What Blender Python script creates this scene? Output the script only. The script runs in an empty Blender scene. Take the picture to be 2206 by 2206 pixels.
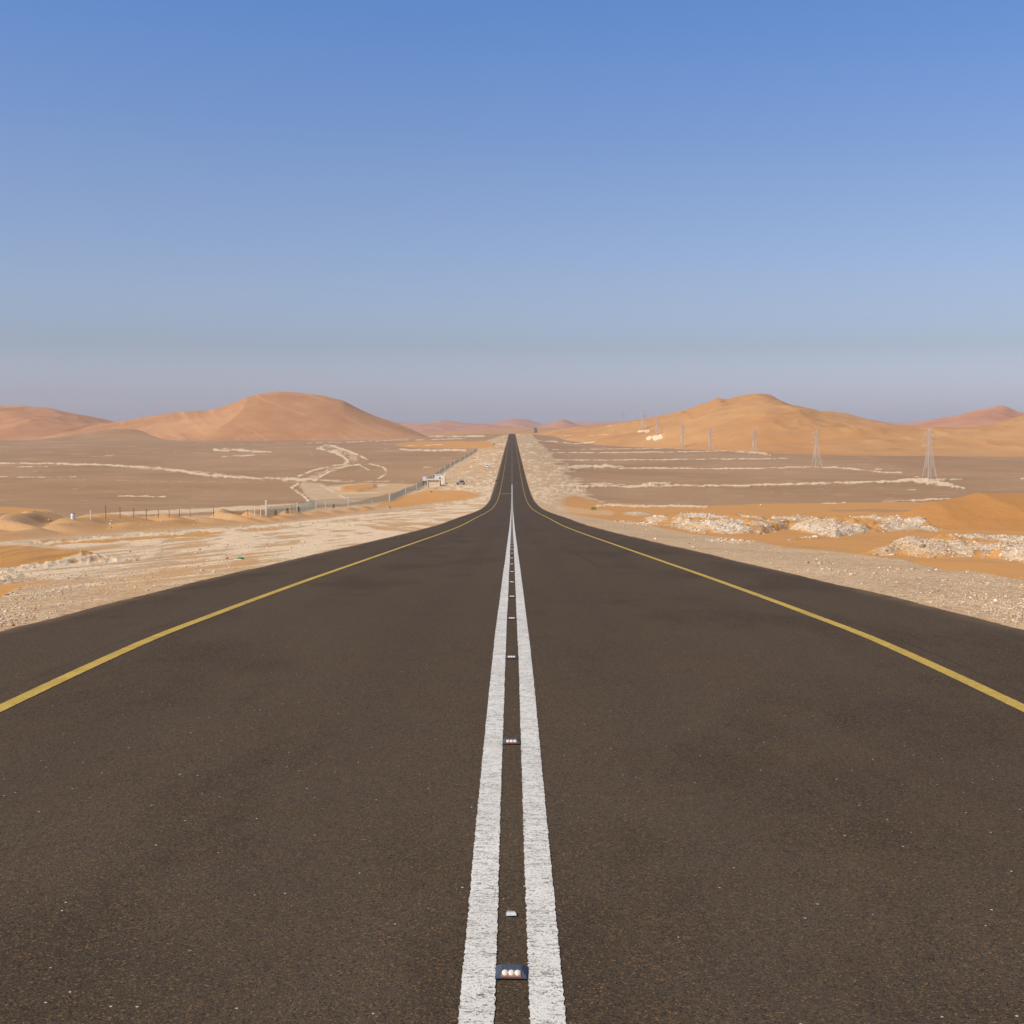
import bpy, bmesh, math, random
import numpy as np
from mathutils import Vector

random.seed(7)
rng = np.random.default_rng(11)
C = bpy.context.scene.collection
R = math.radians

# ------------------------------------------------------------------ camera
F, CX, HY = 2700.0, 1103.0, 920.0       # focal length and horizon in photo pixels (2206 wide)
sc = bpy.context.scene
cam = bpy.data.objects.new('camera', bpy.data.cameras.new('camera'))
C.objects.link(cam)
cam.location = (0, 0, 0)
cam.rotation_euler = (R(90), 0, 0)
cam.data.sensor_width = 36
cam.data.lens = 36 * F / 2206
cam.data.shift_y = -(1103 - HY) / 2206
cam.data.clip_start = 0.1
cam.data.clip_end = 60000
sc.camera = cam

# ------------------------------------------------------------------ light
SUN_EL, SUN_AZ = 45.0, 240.0             # azimuth clockwise from +Y (the way the camera looks)
sc.view_settings.view_transform = 'Standard'
sc.view_settings.look = 'None'
sc.view_settings.exposure = 0.0
sc.view_settings.gamma = 1.0
w = bpy.data.worlds.new('World')
sc.world = w
w.use_nodes = True
nt = w.node_tree
nt.nodes.clear()
sky = nt.nodes.new('ShaderNodeTexSky')
sky.sky_type = 'NISHITA'
sky.sun_disc = False
sky.sun_elevation = R(SUN_EL)
sky.sun_rotation = R(SUN_AZ)
sky.altitude = 100
sky.air_density = 1.0
sky.dust_density = 1.6
sky.ozone_density = 1.6
tc = nt.nodes.new('ShaderNodeTexCoord')
sep = nt.nodes.new('ShaderNodeSeparateXYZ')
nt.links.new(tc.outputs['Generated'], sep.inputs[0])
rmp = nt.nodes.new('ShaderNodeValToRGB')
SKY_STOPS = [(0.0, (1.35, 1.28, 1.70)), (0.012, (1.06, 1.04, 1.40)), (0.026, (.87, .85, 1.20)), (0.063, (.66, .65, .825)), (0.11, (.70, .69, .845)), (0.19, (.675, .70, .87)), (0.32, (.52, .71, 1.02)), (0.6, (.45, .55, .70)), (1.0, (.45, .50, .60))]
while len(rmp.color_ramp.elements) < len(SKY_STOPS):
    rmp.color_ramp.elements.new(0.5)
for e, (p, c) in zip(rmp.color_ramp.elements, SKY_STOPS):
    e.position = p
    e.color = (*c, 1)
nt.links.new(sep.outputs[2], rmp.inputs[0])
mul = nt.nodes.new('ShaderNodeMix')
mul.data_type = 'RGBA'
mul.blend_type = 'MULTIPLY'
mul.inputs[0].default_value = 1
nt.links.new(sky.outputs[0], mul.inputs[6])
nt.links.new(rmp.outputs[0], mul.inputs[7])
bg = nt.nodes.new('ShaderNodeBackground')
bg.inputs[1].default_value = 0.15
nt.links.new(mul.outputs[2], bg.inputs[0])
wo = nt.nodes.new('ShaderNodeOutputWorld')
nt.links.new(bg.outputs[0], wo.inputs[0])

sl = bpy.data.lights.new('sun', 'SUN')
sl.energy = 4.5
sl.angle = R(0.5)
sl.color = (1.0, 0.87, 0.68)
sun = bpy.data.objects.new('sun', sl)
C.objects.link(sun)
az, el = R(SUN_AZ), R(SUN_EL)
sdir = Vector((math.sin(az) * math.cos(el), math.cos(az) * math.cos(el), math.sin(el)))
sun.rotation_euler = (-sdir).to_track_quat('-Z', 'Y').to_euler()
sun.location = sdir * 50

# ------------------------------------------------------------------ numeric helpers
def hsh(ix, iy, seed):
    h = (ix.astype(np.int64) * 374761393 + iy.astype(np.int64) * 668265263 + seed * 974634777) & 0xffffffff
    h = ((h ^ (h >> 13)) * 1274126177) & 0xffffffff
    h = (h ^ (h >> 16)) & 0xffffffff
    return h.astype(np.float64) / 4294967295.0

def vn(x, y, seed=0):
    """value noise 0..1"""
    x = np.asarray(x, float); y = np.asarray(y, float)
    ix = np.floor(x); iy = np.floor(y)
    fx = x - ix; fy = y - iy
    fx = fx * fx * fx * (fx * (fx * 6 - 15) + 10); fy = fy * fy * fy * (fy * (fy * 6 - 15) + 10)
    a = hsh(ix, iy, seed); b = hsh(ix + 1, iy, seed); c = hsh(ix, iy + 1, seed); d = hsh(ix + 1, iy + 1, seed)
    return (a * (1 - fx) + b * fx) * (1 - fy) + (c * (1 - fx) + d * fx) * fy

def fbm(x, y, o=3, seed=0, gain=0.5):
    s = 0; a = 1; t = 0
    for k in range(o):
        s = s + a * vn(x * 2.03 ** k + 17.3 * k, y * 2.03 ** k - 9.1 * k, seed + k)
        t += a; a *= gain
    return s / t

def ss(a, b, v):
    t = np.clip((v - a) / (b - a), 0, 1)
    return t * t * (3 - 2 * t)

# ------------------------------------------------------------------ lie of the land
# distance along the road : height relative to the eye (the camera stands on the brow of a hill)
RP = np.array([(-400, -2.6), (-150, -1.9), (-30, -1.74), (0, -1.75), (4, -1.83), (7.6, -1.90), (11.6, -2.03), (15, -2.22), (20, -2.53), (30, -3.18),
               (42.6, -4.0), (61, -5.2), (89, -6.95), (118, -8.6), (170, -11.6), (220, -14.3), (270, -16.5), (310, -17.9), (370, -18.9), (420, -19.25), (472, -19.3), (665, -18.6),
               (1016, -17.2), (1500, -14.5), (1900, -11.6), (2010, -11.1), (2080, -11.3), (2300, -14), (3000, -18), (3500, -16.5), (3750, -13.2), (4000, -4.5), (4150, -2.5), (4400, -5), (5200, -16), (14000, -18)])
SP = np.array([(-400, -3.5), (-60, -2.1), (0, -1.95), (13, -2.25), (20, -2.75), (42, -4.35), (61, -5.65), (89, -7.5), (118, -9.3), (170, -12.5), (200, -14.1),
               (240, -15.8), (300, -18.7), (371, -21.8), (450, -22.8), (600, -23), (14000, -23)])

def pchip(P):
    x, y = P[:, 0], P[:, 1]
    h = np.diff(x); d = np.diff(y) / h
    m = np.zeros_like(y)
    for i in range(1, len(x) - 1):
        if d[i - 1] * d[i] > 0:
            w1 = 2 * h[i] + h[i - 1]; w2 = h[i] + 2 * h[i - 1]
            m[i] = (w1 + w2) / (w1 / d[i - 1] + w2 / d[i])
    m[0], m[-1] = d[0], d[-1]
    def f(q):
        q = np.clip(q, x[0], x[-1]); i = np.clip(np.searchsorted(x, q) - 1, 0, len(x) - 2)
        t = (q - x[i]) / h[i]
        return (y[i] * (2 * t**3 - 3 * t**2 + 1) + h[i] * m[i] * (t**3 - 2 * t**2 + t) + y[i + 1] * (-2 * t**3 + 3 * t**2) + h[i] * m[i + 1] * (t**3 - t**2))
    return f
zr_s, zs_s = pchip(RP), pchip(SP)

rows = list(np.arange(-400, -20, 20.0)) + list(np.arange(-20, 11, 0.5))
y = 11.0
while y < 4600:
    h = abs(float(zs_s(y)))
    y += min(max(y * y / (F * h) * 1.0, 0.05), 14.0)
    rows.append(y)
rows += list(np.arange(rows[-1] + 80, 12500, 120.0))
ROWS = np.array(rows)
ZROWS = zr_s(ROWS)
def ZR(q): return np.interp(q, ROWS, ZROWS)      # road height: piecewise linear on the ground's own rows
def XR(q):                                        # road centre: swings right past the far crest
    q = np.asarray(q, float)
    t = np.clip((q - 2050) / 1900, 0, 1)
    return 74 * t * t * (3 - 2 * t) + np.clip(q - 4100, 0, None) * 0.12
HALF = 5.28

def corridor(x, y):
    d = np.abs(x - XR(y))
    wd = 11 + 16 * ss(250, 500, y) + np.clip(y - 1000, 0, 3200) * 0.085
    return np.exp(-(np.clip(d - (HALF + 0.8), 0, None) / wd) ** 2)

def ZM(x, y):
    """the land without its small relief"""
    c = corridor(x, y)
    z = zs_s(y) * (1 - c) + ZR(y) * c - 0.03
    off = np.clip(np.abs(x - XR(y)) - HALF, 0, None)
    z = z - 0.08 * ss(0.6, 3.5, off) * c
    return z

def px(x, y, z):
    yy = np.maximum(y, 0.5)
    return CX + F * x / yy, HY - F * z / yy

def _sub(X, Y, x0, x1, y0, y1, f):
    m = np.zeros(X.shape); k = (X >= x0) & (X <= x1) & (Y >= y0) & (Y <= y1)
    if k.any(): m[k] = f(X[k], Y[k])
    return m

def band(X, Y, top, bot, soft=2.0, xs=10):
    """region of the land between two lines given as (X, Y) photo points"""
    tx, ty = zip(*top); bx, by = zip(*bot)
    x0, x1 = max(tx[0], bx[0]), min(tx[-1], bx[-1])
    def f(X, Y):
        t = np.interp(X, tx, ty); b = np.interp(X, bx, by)
        m = ss(-soft, soft, Y - t) * ss(-soft, soft, b - Y)
        if x0 > 0: m = m * ss(x0 - xs, x0 + xs, X)
        if x1 < 2206: m = m * ss(-x1 - xs, -x1 + xs, -X)
        return m
    return _sub(X, Y, x0 - xs if x0 > 0 else -1e9, x1 + xs if x1 < 2206 else 1e9, min(ty) - soft, max(by) + soft, f)

def streak(X, Y, pts, wd, s=1.0, xs=12):
    px_, py_ = zip(*pts); mw = float(np.max(wd)) * 2.4 + 4
    def f(X, Y):
        wv = np.interp(X, px_, wd) if np.ndim(wd) else wd
        sd_ = int(px_[0] * 3 + py_[0]) % 97
        yy = np.interp(X, px_, py_) + (fbm(X / 17, Y * 0 + sd_, 2, 13) - .5) * np.minimum(1.1 * wv, 3.0)
        wv = wv * (.30 + 1.25 * fbm(X / 6, Y * 0 + sd_, 3, 17))
        m = np.clip(1.3 - np.abs(Y - yy) / wv, 0, 1) * (.55 + .45 * ss(.30, .50, fbm(X / 13, Y / 3 + sd_, 2, 19)))
        if px_[0] > 0: m = m * ss(px_[0] - 2, px_[0] + xs, X)
        if px_[-1] < 2206: m = m * ss(-px_[-1] - 2, -px_[-1] + xs, -X)
        return m * s
    return _sub(X, Y, px_[0] - 3 if px_[0] > 0 else -1e9, px_[-1] + 3 if px_[-1] < 2206 else 1e9, min(py_) - mw, max(py_) + mw, f)

def curve(X, Y, pts, wd, s=1.0, ay=2.2):
    px_, py_ = zip(*pts); mw = wd * 4 + 4
    def f(X, Y):
        best = np.full(X.shape, 1e9)
        for (ax, ay_), (bx, by) in zip(pts[:-1], pts[1:]):
            dx, dy = bx - ax, (by - ay_) * ay
            t = np.clip(((X - ax) * dx + (Y - ay_) * ay * dy) / (dx * dx + dy * dy), 0, 1)
            best = np.minimum(best, np.hypot(X - ax - t * dx, (Y - ay_) * ay - t * dy))
        wv = wd * ay * (.35 + 1.2 * fbm(X / 5, Y / 2.5, 2, 21))
        return np.clip(1.3 - best / wv, 0, 1) * s * (.5 + .5 * ss(.30, .50, fbm(X / 9, Y / 3, 2, 29)))
    return _sub(X, Y, min(px_) - mw * 2, max(px_) + mw * 2, min(py_) - mw, max(py_) + mw, f)

FENCE = [(157, 1119), (228, 1115), (300, 1114), (420, 1111), (573, 1111), (680, 1096), (750, 1090), (839, 1080), (873, 1063), (897, 1055), (931, 1034),
         (947, 1021), (970, 1006), (991, 994), (1010, 983), (1028, 970), (1032, 963)]

def paint(x, y, z):
    """what the surface is made of: chalk, orange sand, tan gravel (rest: brown plain) + extra height"""
    X, Y = px(x, y, z)
    X = np.clip(X, -150, 2356)
    n1 = fbm(x / 9, y / 9, 3, 3); n2 = fbm(x / 2.2, y / 2.2, 2, 31); n3 = fbm(x / 45, y / 110, 3, 77)
    jy = (fbm(X / 34, Y / 7, 3, 5) - 0.5)
    Yj = Y + jy * 5 * ss(940, 1200, Y); Xj = X + (fbm(X / 20, Y / 6, 2, 15) - .5) * 12
    chalk = np.zeros_like(X); sand = np.zeros_like(X); grav = np.zeros_like(X); hb = np.zeros_like(X); grey = np.zeros_like(X)
    def up(a, m): return np.maximum(a, m)
    # --- left, between the fence and the road
    fx, fy = zip(*FENCE)
    lz = ss(-6, 4, Yj - np.interp(X, (-200, 0) + fx + (1048, 1060, 1085), (1128, 1124) + fy + (950, 946, 938))) * (X < 1103)
    lz = lz * ss(930, 938, Y)
    grav = up(grav, lz)
    fx_ = fbm(X / 7, Y / 1.8, 3, 44); chalk = up(chalk, lz * (0.10 + 0.56 * ss(.50, .68, fx_ + (n3 - .5) * .5)) * ss(1120, 1080, Y))
    sand = up(sand, lz * 0.6 * ss(.50, .66, fbm(X / 14, Y / 3.6, 3, 9)) * ss(1110, 1060, Y))
    m = band(Xj, Yj, [(800, 1092), (860, 1072), (925, 1056), (1000, 1058), (1035, 1064)], [(800, 1096), (870, 1092), (940, 1083), (1000, 1076), (1035, 1070)], 3, 20)
    sand = up(sand, m); chalk *= 1 - m
    m = band(Xj, Yj, [(960, 955), (1040, 950), (1062, 952)], [(960, 966), (1040, 966), (1062, 962)], 2, 10)
    sand = up(sand, m); chalk *= 1 - m * .8
    # sand berm in front of the fence
    bt, bb = [(-200, 1130), (0, 1128), (200, 1126), (420, 1119), (600, 1112), (700, 1103), (830, 1090)], [(-200, 1172), (0, 1168), (110, 1160), (300, 1146), (560, 1131), (700, 1116), (830, 1098)]
    m = band(X, Y, bt, bb, 4, 30)
    t = (Y - np.interp(X, *zip(*bt))) / (np.interp(X, *zip(*bb)) - np.interp(X, *zip(*bt)))
    al = x + 0.25 * y + 11 * fbm(x / 16, y / 20, 3, 41); cell = np.floor(al / 4.6); fr_ = al / 4.6 - cell
    am = lambda c_: .20 + .85 * hsh(c_, c_ * 0, 9)
    tri = np.where(fr_ < .4, ss(0, 1, fr_ / .4), 1 - ss(0, 1, (fr_ - .4) / .6)) * am(cell)
    hump = .62 * (1 - tri)
    hb += ss(0, .28, t) * ss(1.02, .15, t) * 1.15 * (0.55 + 1.15 * np.clip(1 - hump / .62, 0, 1) ** .8 + .35 * (n1 - .5)) * np.interp(X, [0, 500, 830], [.85, .8, .3]) * (X < 840)
    sand = up(sand, m * (0.42 + .28 * n1)); grav = up(grav, m)
    # chalk ridge behind the berm
    m = band(Xj, Yj, [(180, 1113), (260, 1104), (420, 1097), (560, 1090), (680, 1082)], [(180, 1118), (260, 1112), (420, 1106), (560, 1100), (680, 1092)], 2, 20)
    chalk = up(chalk, m * .55); hb += m * .35 * n2; grav = up(grav, m)
    # stony field beside the road
    ft, fb = [(-200, 1180), (60, 1165), (300, 1147), (560, 1132), (700, 1118), (830, 1102), (1000, 1086), (1090, 1070)], [(-200, 1500), (1090, 1500)]
    m = band(X, Y, ft, fb, 3, 20) * (X < 1103)
    a = R(12); u = (x * math.cos(a) + y * math.sin(a)); v = (-x * math.sin(a) + y * math.cos(a))
    tr = .5 * fbm(u / 1.3 + (fbm(u / 5, v / 30, 2, 61) - .5) * 2, v / 26, 3, 51) + .5 * fbm(X / 60 + Y / 9, (Y + X * .10) / 3.4, 3, 71)
    near = ss(1210, 1310, Y + (X - 200) * .02)
    cf = ss(.40, .58, tr + (n1 - .5) * .25) * (0.85 - .40 * near) + .10
    grav = up(grav, m)
    chalk = chalk * (1 - m) + m * cf
    sand = sand * (1 - m) + m * ss(.50, .36, tr + (n1 - .5) * .25) * (.55 - .2 * near)
    hb += m * (tr - .5) * .16
    m = band(Xj, Yj, [(50, 1168), (200, 1157), (300, 1151), (480, 1141)], [(50, 1173), (150, 1171), (300, 1164), (480, 1149)], 1.5, 30)
    sand = up(sand, m); chalk *= 1 - m; hb -= m * .1
    # low mound at the left edge
    mt, mb = [(-200, 1178), (0, 1181), (60, 1184), (120, 1190), (180, 1197), (250, 1203)], [(-200, 1234), (0, 1229), (80, 1223), (150, 1216), (250, 1207)]
    m = band(X, Y, mt, mb, 4, 20)
    t = (Y - np.interp(X, *zip(*mt))) / (np.interp(X, *zip(*mb)) - np.interp(X, *zip(*mt)) + 1e-3)
    hb += np.sin(np.pi * np.clip(t, 0, 1)) ** 1.1 * np.interp(X, [0, 60, 180, 250], [.45, .44, .26, 0]) * (X < 260)
    sand = sand * (1 - m) + m * .78; chalk = chalk * (1 - m) + m * np.interp(t, [0, .56, .66, 1], [.72, .6, .10, 0]) * np.interp(X, [0, 120, 220], [1, .9, .2]); grav = up(grav, m)
    m = band(Xj, Yj, [(-200, 1262), (0, 1254), (60, 1249), (130, 1246)], [(-200, 1300), (0, 1288), (45, 1264), (130, 1250)], 7, 30)
    sand = up(sand, m * .75); chalk *= 1 - .8 * m; hb -= m * .05
    for pts, wd in (([(-200, 1240), (0, 1232), (60, 1226), (110, 1219), (170, 1211), (300, 1205)], 3.5), ([(-200, 1262), (0, 1249), (50, 1241)], 5), ([(60, 1170), (200, 1158), (300, 1151), (560, 1136), (700, 1122), (830, 1106)], 3)):
        m = streak(X, Yj, pts, wd); chalk = up(chalk, m * .95); hb += m * .05
    # --- left plain
    for pts, wd, s in (([(-200, 997), (0, 998), (115, 999), (200, 1001), (290, 1005), (380, 1013), (430, 1021), (480, 1026), (560, 1031), (690, 1033)], [1.6, 2, 2, 2.2, 2.6, 3, 3, 3, 3, 4], .95),
                       ([(210, 1002), (290, 1007), (380, 1013), (480, 1022), (560, 1030)], 5, .5), ([(27, 1006), (110, 1005)], 1.6, .7), ([(-200, 1026), (0, 1027), (120, 1029), (172, 1027)], 1.5, .7),
                       ([(60, 1033), (250, 1035), (420, 1038), (600, 1040)], 2.2, .42), ([(0, 1052), (90, 1044)], 2, .3), ([(248, 1070), (365, 1070)], 1.6, .85), ([(453, 970), (500, 969), (560, 973), (592, 975)], [3, 4, 3, 1.5], .9),
                       ([(470, 984), (530, 982), (558, 979)], 2, .75), ([(215, 983), (256, 979)], 1.5, .6), ([(135, 984), (190, 983)], 1.2, .5), ([(365, 977), (390, 971)], 1.5, .6), ([(598, 946), (640, 944), (687, 947)], 1.8, .9), ([(706, 945), (760, 943), (818, 944)], 2, .9),
                       ([(880, 942), (960, 940), (1050, 940)], 2.4, .9), ([(655, 955), (760, 952), (860, 948), (1010, 945)], 1.6, .65), ([(440, 965), (660, 968)], 1.0, .3), ([(585, 1062), (660, 1056)], 1.2, .35), ([(855, 967), (900, 970), (1010, 970)], [1.5, 3.2, 3], .9), ([(905, 1008), (945, 1005)], 1.5, .7),
                       ([(855, 1018), (940, 1013)], 2, .35), ([(820, 968), (842, 967)], 1.4, .7), ([(870, 961), (960, 958)], 1.5, .8), ([(680, 1034), (760, 1039), (880, 1036)], 2.2, .6)):
        m = streak(X, Yj, pts, wd, s); chalk = up(chalk, m); hb += m * .35 * n2; grav = up(grav, .55 * s * streak(X, Yj, pts, np.array(wd) * 2.4 if not isinstance(wd, list) else [q * 2.4 for q in wd], 1))
    for pts, wd, s in (([(683, 965), (722, 975), (742, 986), (750, 993), (744, 999), (715, 1003), (680, 1012), (643, 1026)], 2.2, .9), ([(690, 963), (700, 971), (730, 980)], 1.6, .8), ([(715, 960), (750, 972), (792, 990)], 2.4, .95),
                       ([(775, 1001), (745, 1004), (715, 1013), (690, 1028)], 2, .8), ([(798, 1000), (826, 1007), (833, 1015), (830, 1022), (815, 1032)], 2, .8), ([(774, 1002), (795, 1013)], 1.8, .7), ([(642, 1043), (629, 1050), (632, 1056), (652, 1066), (668, 1083)], 2.6, .85),
                       ([(690, 1045), (712, 1056), (752, 1078)], 2, .7), ([(663, 970), (675, 984)], 4, .35), ([(700, 968), (728, 972)], 5, .6), ([(560, 1034), (640, 1040), (660, 1044)], 1.5, .5)):
        m = curve(X, Yj, pts, wd, s); chalk = up(chalk, m); hb += m * .3 * n2
    m = curve(X, Yj, [(700, 962), (765, 985), (745, 1000), (690, 1022), (660, 1036), (680, 1058), (735, 1082)], 7, 1); grav = up(grav, .8 * m); chalk = up(chalk, .30 * m * (.5 + n3))
    m = curve(X, Yj, [(600, 1030), (690, 1034), (760, 1036)], 4, 1); chalk = up(chalk, .5 * m)
    m = band(Xj, Yj, [(645, 1040), (690, 1040), (760, 1072)], [(645, 1050), (680, 1088), (760, 1084)], 3, 8); grav = up(grav, m); chalk = up(chalk, .38 * m)
    m = band(Xj, Yj, [(700, 1046), (780, 1040), (900, 1042)], [(700, 1052), (760, 1084), (900, 1048)], 4, 12); grav = up(grav, m * .9); chalk = up(chalk, m * .55 * ss(.4, .6, fbm(x / 20, y / 12, 2, 91))); sand = up(sand, .4 * m)
    m = band(Xj, Yj, [(732, 1050), (770, 1046), (806, 1044)], [(732, 1058), (770, 1060), (806, 1054)], 2, 8); sand = up(sand, m); chalk *= 1 - m; hb += m * .6
    m = band(Xj, Yj, [(850, 957), (900, 951), (1010, 950)], [(850, 961), (900, 965), (1010, 964)], 2, 20); sand = up(sand, m * .85)
    m = band(Xj, Yj, [(-200, 1086), (0, 1090), (60, 1095), (110, 1097)], [(-200, 1112), (0, 1106), (60, 1106), (110, 1104)], 3, 20); sand = up(sand, m)
    # --- right roadside and plain
    rz = ss(-12, 12, np.interp(Y, [930, 950, 985, 1025, 1060, 1085, 1100, 1130], [1140, 1160, 1195, 1232, 1262, 1300, 1500, 4000]) - Xj - (fbm(X / 26, Y / 5, 3, 37) - .5) * 60 * ss(940, 1000, Y)) * (X > 1103) * ss(930, 938, Y)
    gx = [1103, 1260, 1400, 1500, 1620, 1700, 1800, 1950, 2100, 2206, 2400]; gy = [1080, 1113, 1134, 1152, 1166, 1180, 1190, 1208, 1234, 1252, 1290]
    rz = np.maximum(rz, ss(-4, 4, Yj - np.interp(X, gx, gy)) * (X > 1103))
    grav = up(grav, rz)
    fx_ = fbm(X / 6, Y / 2.0, 3, 144); chalk = up(chalk, rz * (.12 + .52 * ss(.50, .68, fx_ + (n3 - .5) * .5)) * ss(1130, 1080, Y)); chalk = up(chalk, rz * .16 * ss(1090, 1120, Y))
    sand = up(sand, rz * .5 * ss(.50, .68, fbm(X / 9, Y / 2.8, 3, 29)) * ss(1110, 1040, Y))
    m = band(Xj, Yj, [(1103, 1090), (1240, 1068), (1300, 1084), (1500, 1090), (1650, 1085), (1800, 1083), (1950, 1082), (2400, 1078)], list(zip(gx, gy)), 3, 10) * (1 - ss(-3, 3, Y - np.interp(X, gx, gy))) * ss(1170, 1260, X)
    sand = up(sand, m); grav *= 1 - m * .8; chalk *= 1 - m
    m2 = band(Xj, Yj, [(1190, 1085), (1240, 1092), (1330, 1100)], [(1190, 1100), (1260, 1110), (1330, 1112)], 3, 14); chalk = up(chalk, m2 * .45); grav = up(grav, m2)
    m2 = band(Xj, Yj, [(1780, 1098), (1880, 1096), (1985, 1099)], [(1780, 1102), (1900, 1104), (1985, 1102)], 2, 20); sand = sand * (1 - .6 * m2)  # less sand here: a dull shadow brown painted into the gravelly ground
    for pts, wd, s, hh in (([(1185, 969), (1300, 968), (1480, 966)], 1.1, .8, .4), ([(1180, 975), (1350, 975), (1480, 974), (1570, 971)], 1.5, .85, .5), ([(1190, 992), (1330, 991), (1600, 989), (1705, 987)], 1.7, .85, .5), ([(1400, 987), (1600, 986)], 1.0, .4, .2),
                       ([(1550, 969), (1600, 973), (1640, 975), (1665, 982)], [2.5, 4, 5, 2], .85, .8), ([(1150, 948), (1240, 956), (1300, 953)], 1.6, .8, .5), ([(1330, 1009), (1450, 1009), (1560, 1010), (1650, 1009), (1700, 1007), (1790, 1007), (1830, 1009), (1870, 1015), (1910, 1018), (1948, 1019)], 1.8, .92, .6),
                       ([(1200, 1010), (1250, 1007), (1310, 1005), (1355, 1009)], [4, 6, 5, 2], .8, 1.0), ([(1210, 1043), (1300, 1042), (1352, 1044)], 2, .7, .3), ([(1205, 1047), (1350, 1048), (1450, 1047), (1600, 1047), (1760, 1042), (1900, 1038), (2000, 1034), (2080, 1034)], [3, 3, 2.6, 2.6, 3, 3, 4, 1.5], .95, .6),
                       ([(1380, 1045), (1410, 1043), (1450, 1044)], 4, .8, 1.2), ([(1935, 1033), (1990, 1037), (2040, 1044), (2085, 1054)], [2, 7, 6, 2], .92, .5), ([(1960, 1028), (1985, 1027)], 1.2, .8, .2), ([(1945, 1056), (1978, 1055)], 1.4, .9, .2), ([(1880, 1012), (1905, 1011)], 1.6, .8, .3),
                       ([(1898, 1081), (1980, 1079), (2052, 1075)], 2.0, .9, .4), ([(1765, 1086), (1826, 1083)], 1.8, .9, .3), ([(1280, 1089), (1400, 1091), (1530, 1092)], 3.2, .85, .3), ([(2195, 1031), (2300, 1031)], 2.5, .9, .3), ([(2090, 1007), (2206, 1006)], 1, .3, .1), ([(2080, 1036), (2206, 1037)], 1.2, .4, .1), ([(1180, 1062), (1250, 1060)], 2, .3, .1)):
        m = streak(X, Yj, pts, wd, s, 8); chalk = up(chalk, m); hb += m * hh * (n2 * .8 + n1 * .6)
    # white spoil round the pylons that stand on the far dune
    # --- rubble banks right of the road
    def bank(top, bot, hgt, ch):
        nonlocal chalk, hb, grav, sand, grey
        m = band(Xj, Yj, top, bot, 2.5, 14); mh = band(Xj, Yj, top, bot, 4, 45)
        t = np.clip((Y - np.interp(X, *zip(*top))) / (np.interp(X, *zip(*bot)) - np.interp(X, *zip(*top)) + 1e-3), 0, 1)
        hb += np.sin(np.pi * t) ** .7 * hgt * (.25 + 1.3 * fbm(x / 3.2, y / 5, 2, 23)) * mh + mh * ((fbm(x / .9, y / 1.1, 3, 19) - .5) * .55 + (fbm(x / .3, y / .4, 2, 20) - .5) * .16) * min(1, hgt * 2)
        holes = ss(.58, .66, fbm(x / 3.2, y / 9, 2, 83))
        crest = ss(.55, .15, t) * .5 + ss(.78, .95, t) * .35; sty = fbm(x / 1.1 + y / 2.5, y / 6, 3, 57)
        chalk = np.maximum(chalk * (1 - m), m * np.clip(ch * .68 + crest * .5 + (sty - .5) * 1.1, 0, 1) * (1 - .85 * holes)); grav = np.maximum(grav, m); grey = np.maximum(grey, m * (1 - holes)); sand = sand * (1 - m * .75 * (1 - holes))
    bank([(1390, 1120), (1450, 1119), (1500, 1123), (1540, 1121), (1600, 1120), (1640, 1126), (1700, 1125), (1760, 1122), (1800, 1122), (1840, 1120), (1890, 1120), (1960, 1127), (2025, 1141)],
         [(1390, 1124), (1450, 1131), (1500, 1142), (1540, 1149), (1600, 1152), (1640, 1150), (1700, 1140), (1760, 1152), (1800, 1158), (1840, 1153), (1890, 1149), (1960, 1146), (2025, 1144)], .7, .80)
    bank([(1880, 1193), (1930, 1189), (2000, 1181), (2060, 1168), (2130, 1164), (2206, 1164), (2400, 1150)], [(1880, 1195), (1930, 1196), (2000, 1201), (2060, 1202), (2130, 1201), (2206, 1215), (2400, 1230)], .36, .74)
    bank([(1340, 1106), (1370, 1104), (1410, 1110)], [(1340, 1110), (1370, 1113), (1410, 1113)], .4, .7)
    bank([(1450, 1116), (1480, 1110), (1520, 1112)], [(1450, 1120), (1480, 1122), (1520, 1118)], .6, .7)
    bank([(1695, 1162), (1755, 1156)], [(1695, 1166), (1755, 1161)], .1, .75)
    bank([(1535, 1162), (1620, 1166)], [(1535, 1167), (1620, 1171)], .1, .7)
    bank([(1330, 1122), (1450, 1128), (1520, 1140)], [(1330, 1126), (1450, 1136), (1520, 1150)], .15, .4)
    m = band(Xj, Yj, [(1960, 1208), (2060, 1201), (2160, 1199)], [(1960, 1212), (2060, 1233), (2160, 1222)], 3, 20); sand = up(sand, m); chalk *= 1 - m; grav *= 1 - m
    pl = (1 - np.clip(grav + sand + chalk, 0, 1)) * (Y < 1095); grav = np.maximum(grav, pl * .44 * ss(.52, .72, fbm(X / 55, Y / 2.2, 3, 201))); chalk = np.maximum(chalk, pl * .40 * ss(.66, .78, fbm(X / 26, Y / 1.3, 3, 211)))
    # plain: faint mottling, and the ground out of frame
    off = np.abs(x - XR(y)) - HALF
    chalk = chalk * ss(.0, .35, off)
    grav = np.maximum(grav, ss(4, 1, off)); sand = np.maximum(sand, .35 * ss(.9, .1, off))
    small = ss(.5, 2.5, off) * ss(0, 12, y)
    hb = hb * ss(1.5, 5, off) + (fbm(x / .5, y / .5, 2, 88) - .5) * .016 * small * (y < 150) + (n1 - .5) * .1 * ss(2, 6, off) * ss(900, 200, y)
    hb += (fbm(x / 70, y / 160, 2, 99) - .5) * 0.5 * ss(30, 90, off) * ss(400, 700, y)
    fd = ss(2900, 3500, y) * (.40 + .35 * n3); sand = np.maximum(sand, fd); chalk = np.maximum(chalk, .35 * fd * ss(.5, .65, fbm(X / 9, Y / 2, 2, 66)))
    out = ss(0, 8, y)
    return chalk * out, sand * out, np.maximum(grav, 1 - out), hb * out, grey

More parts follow.
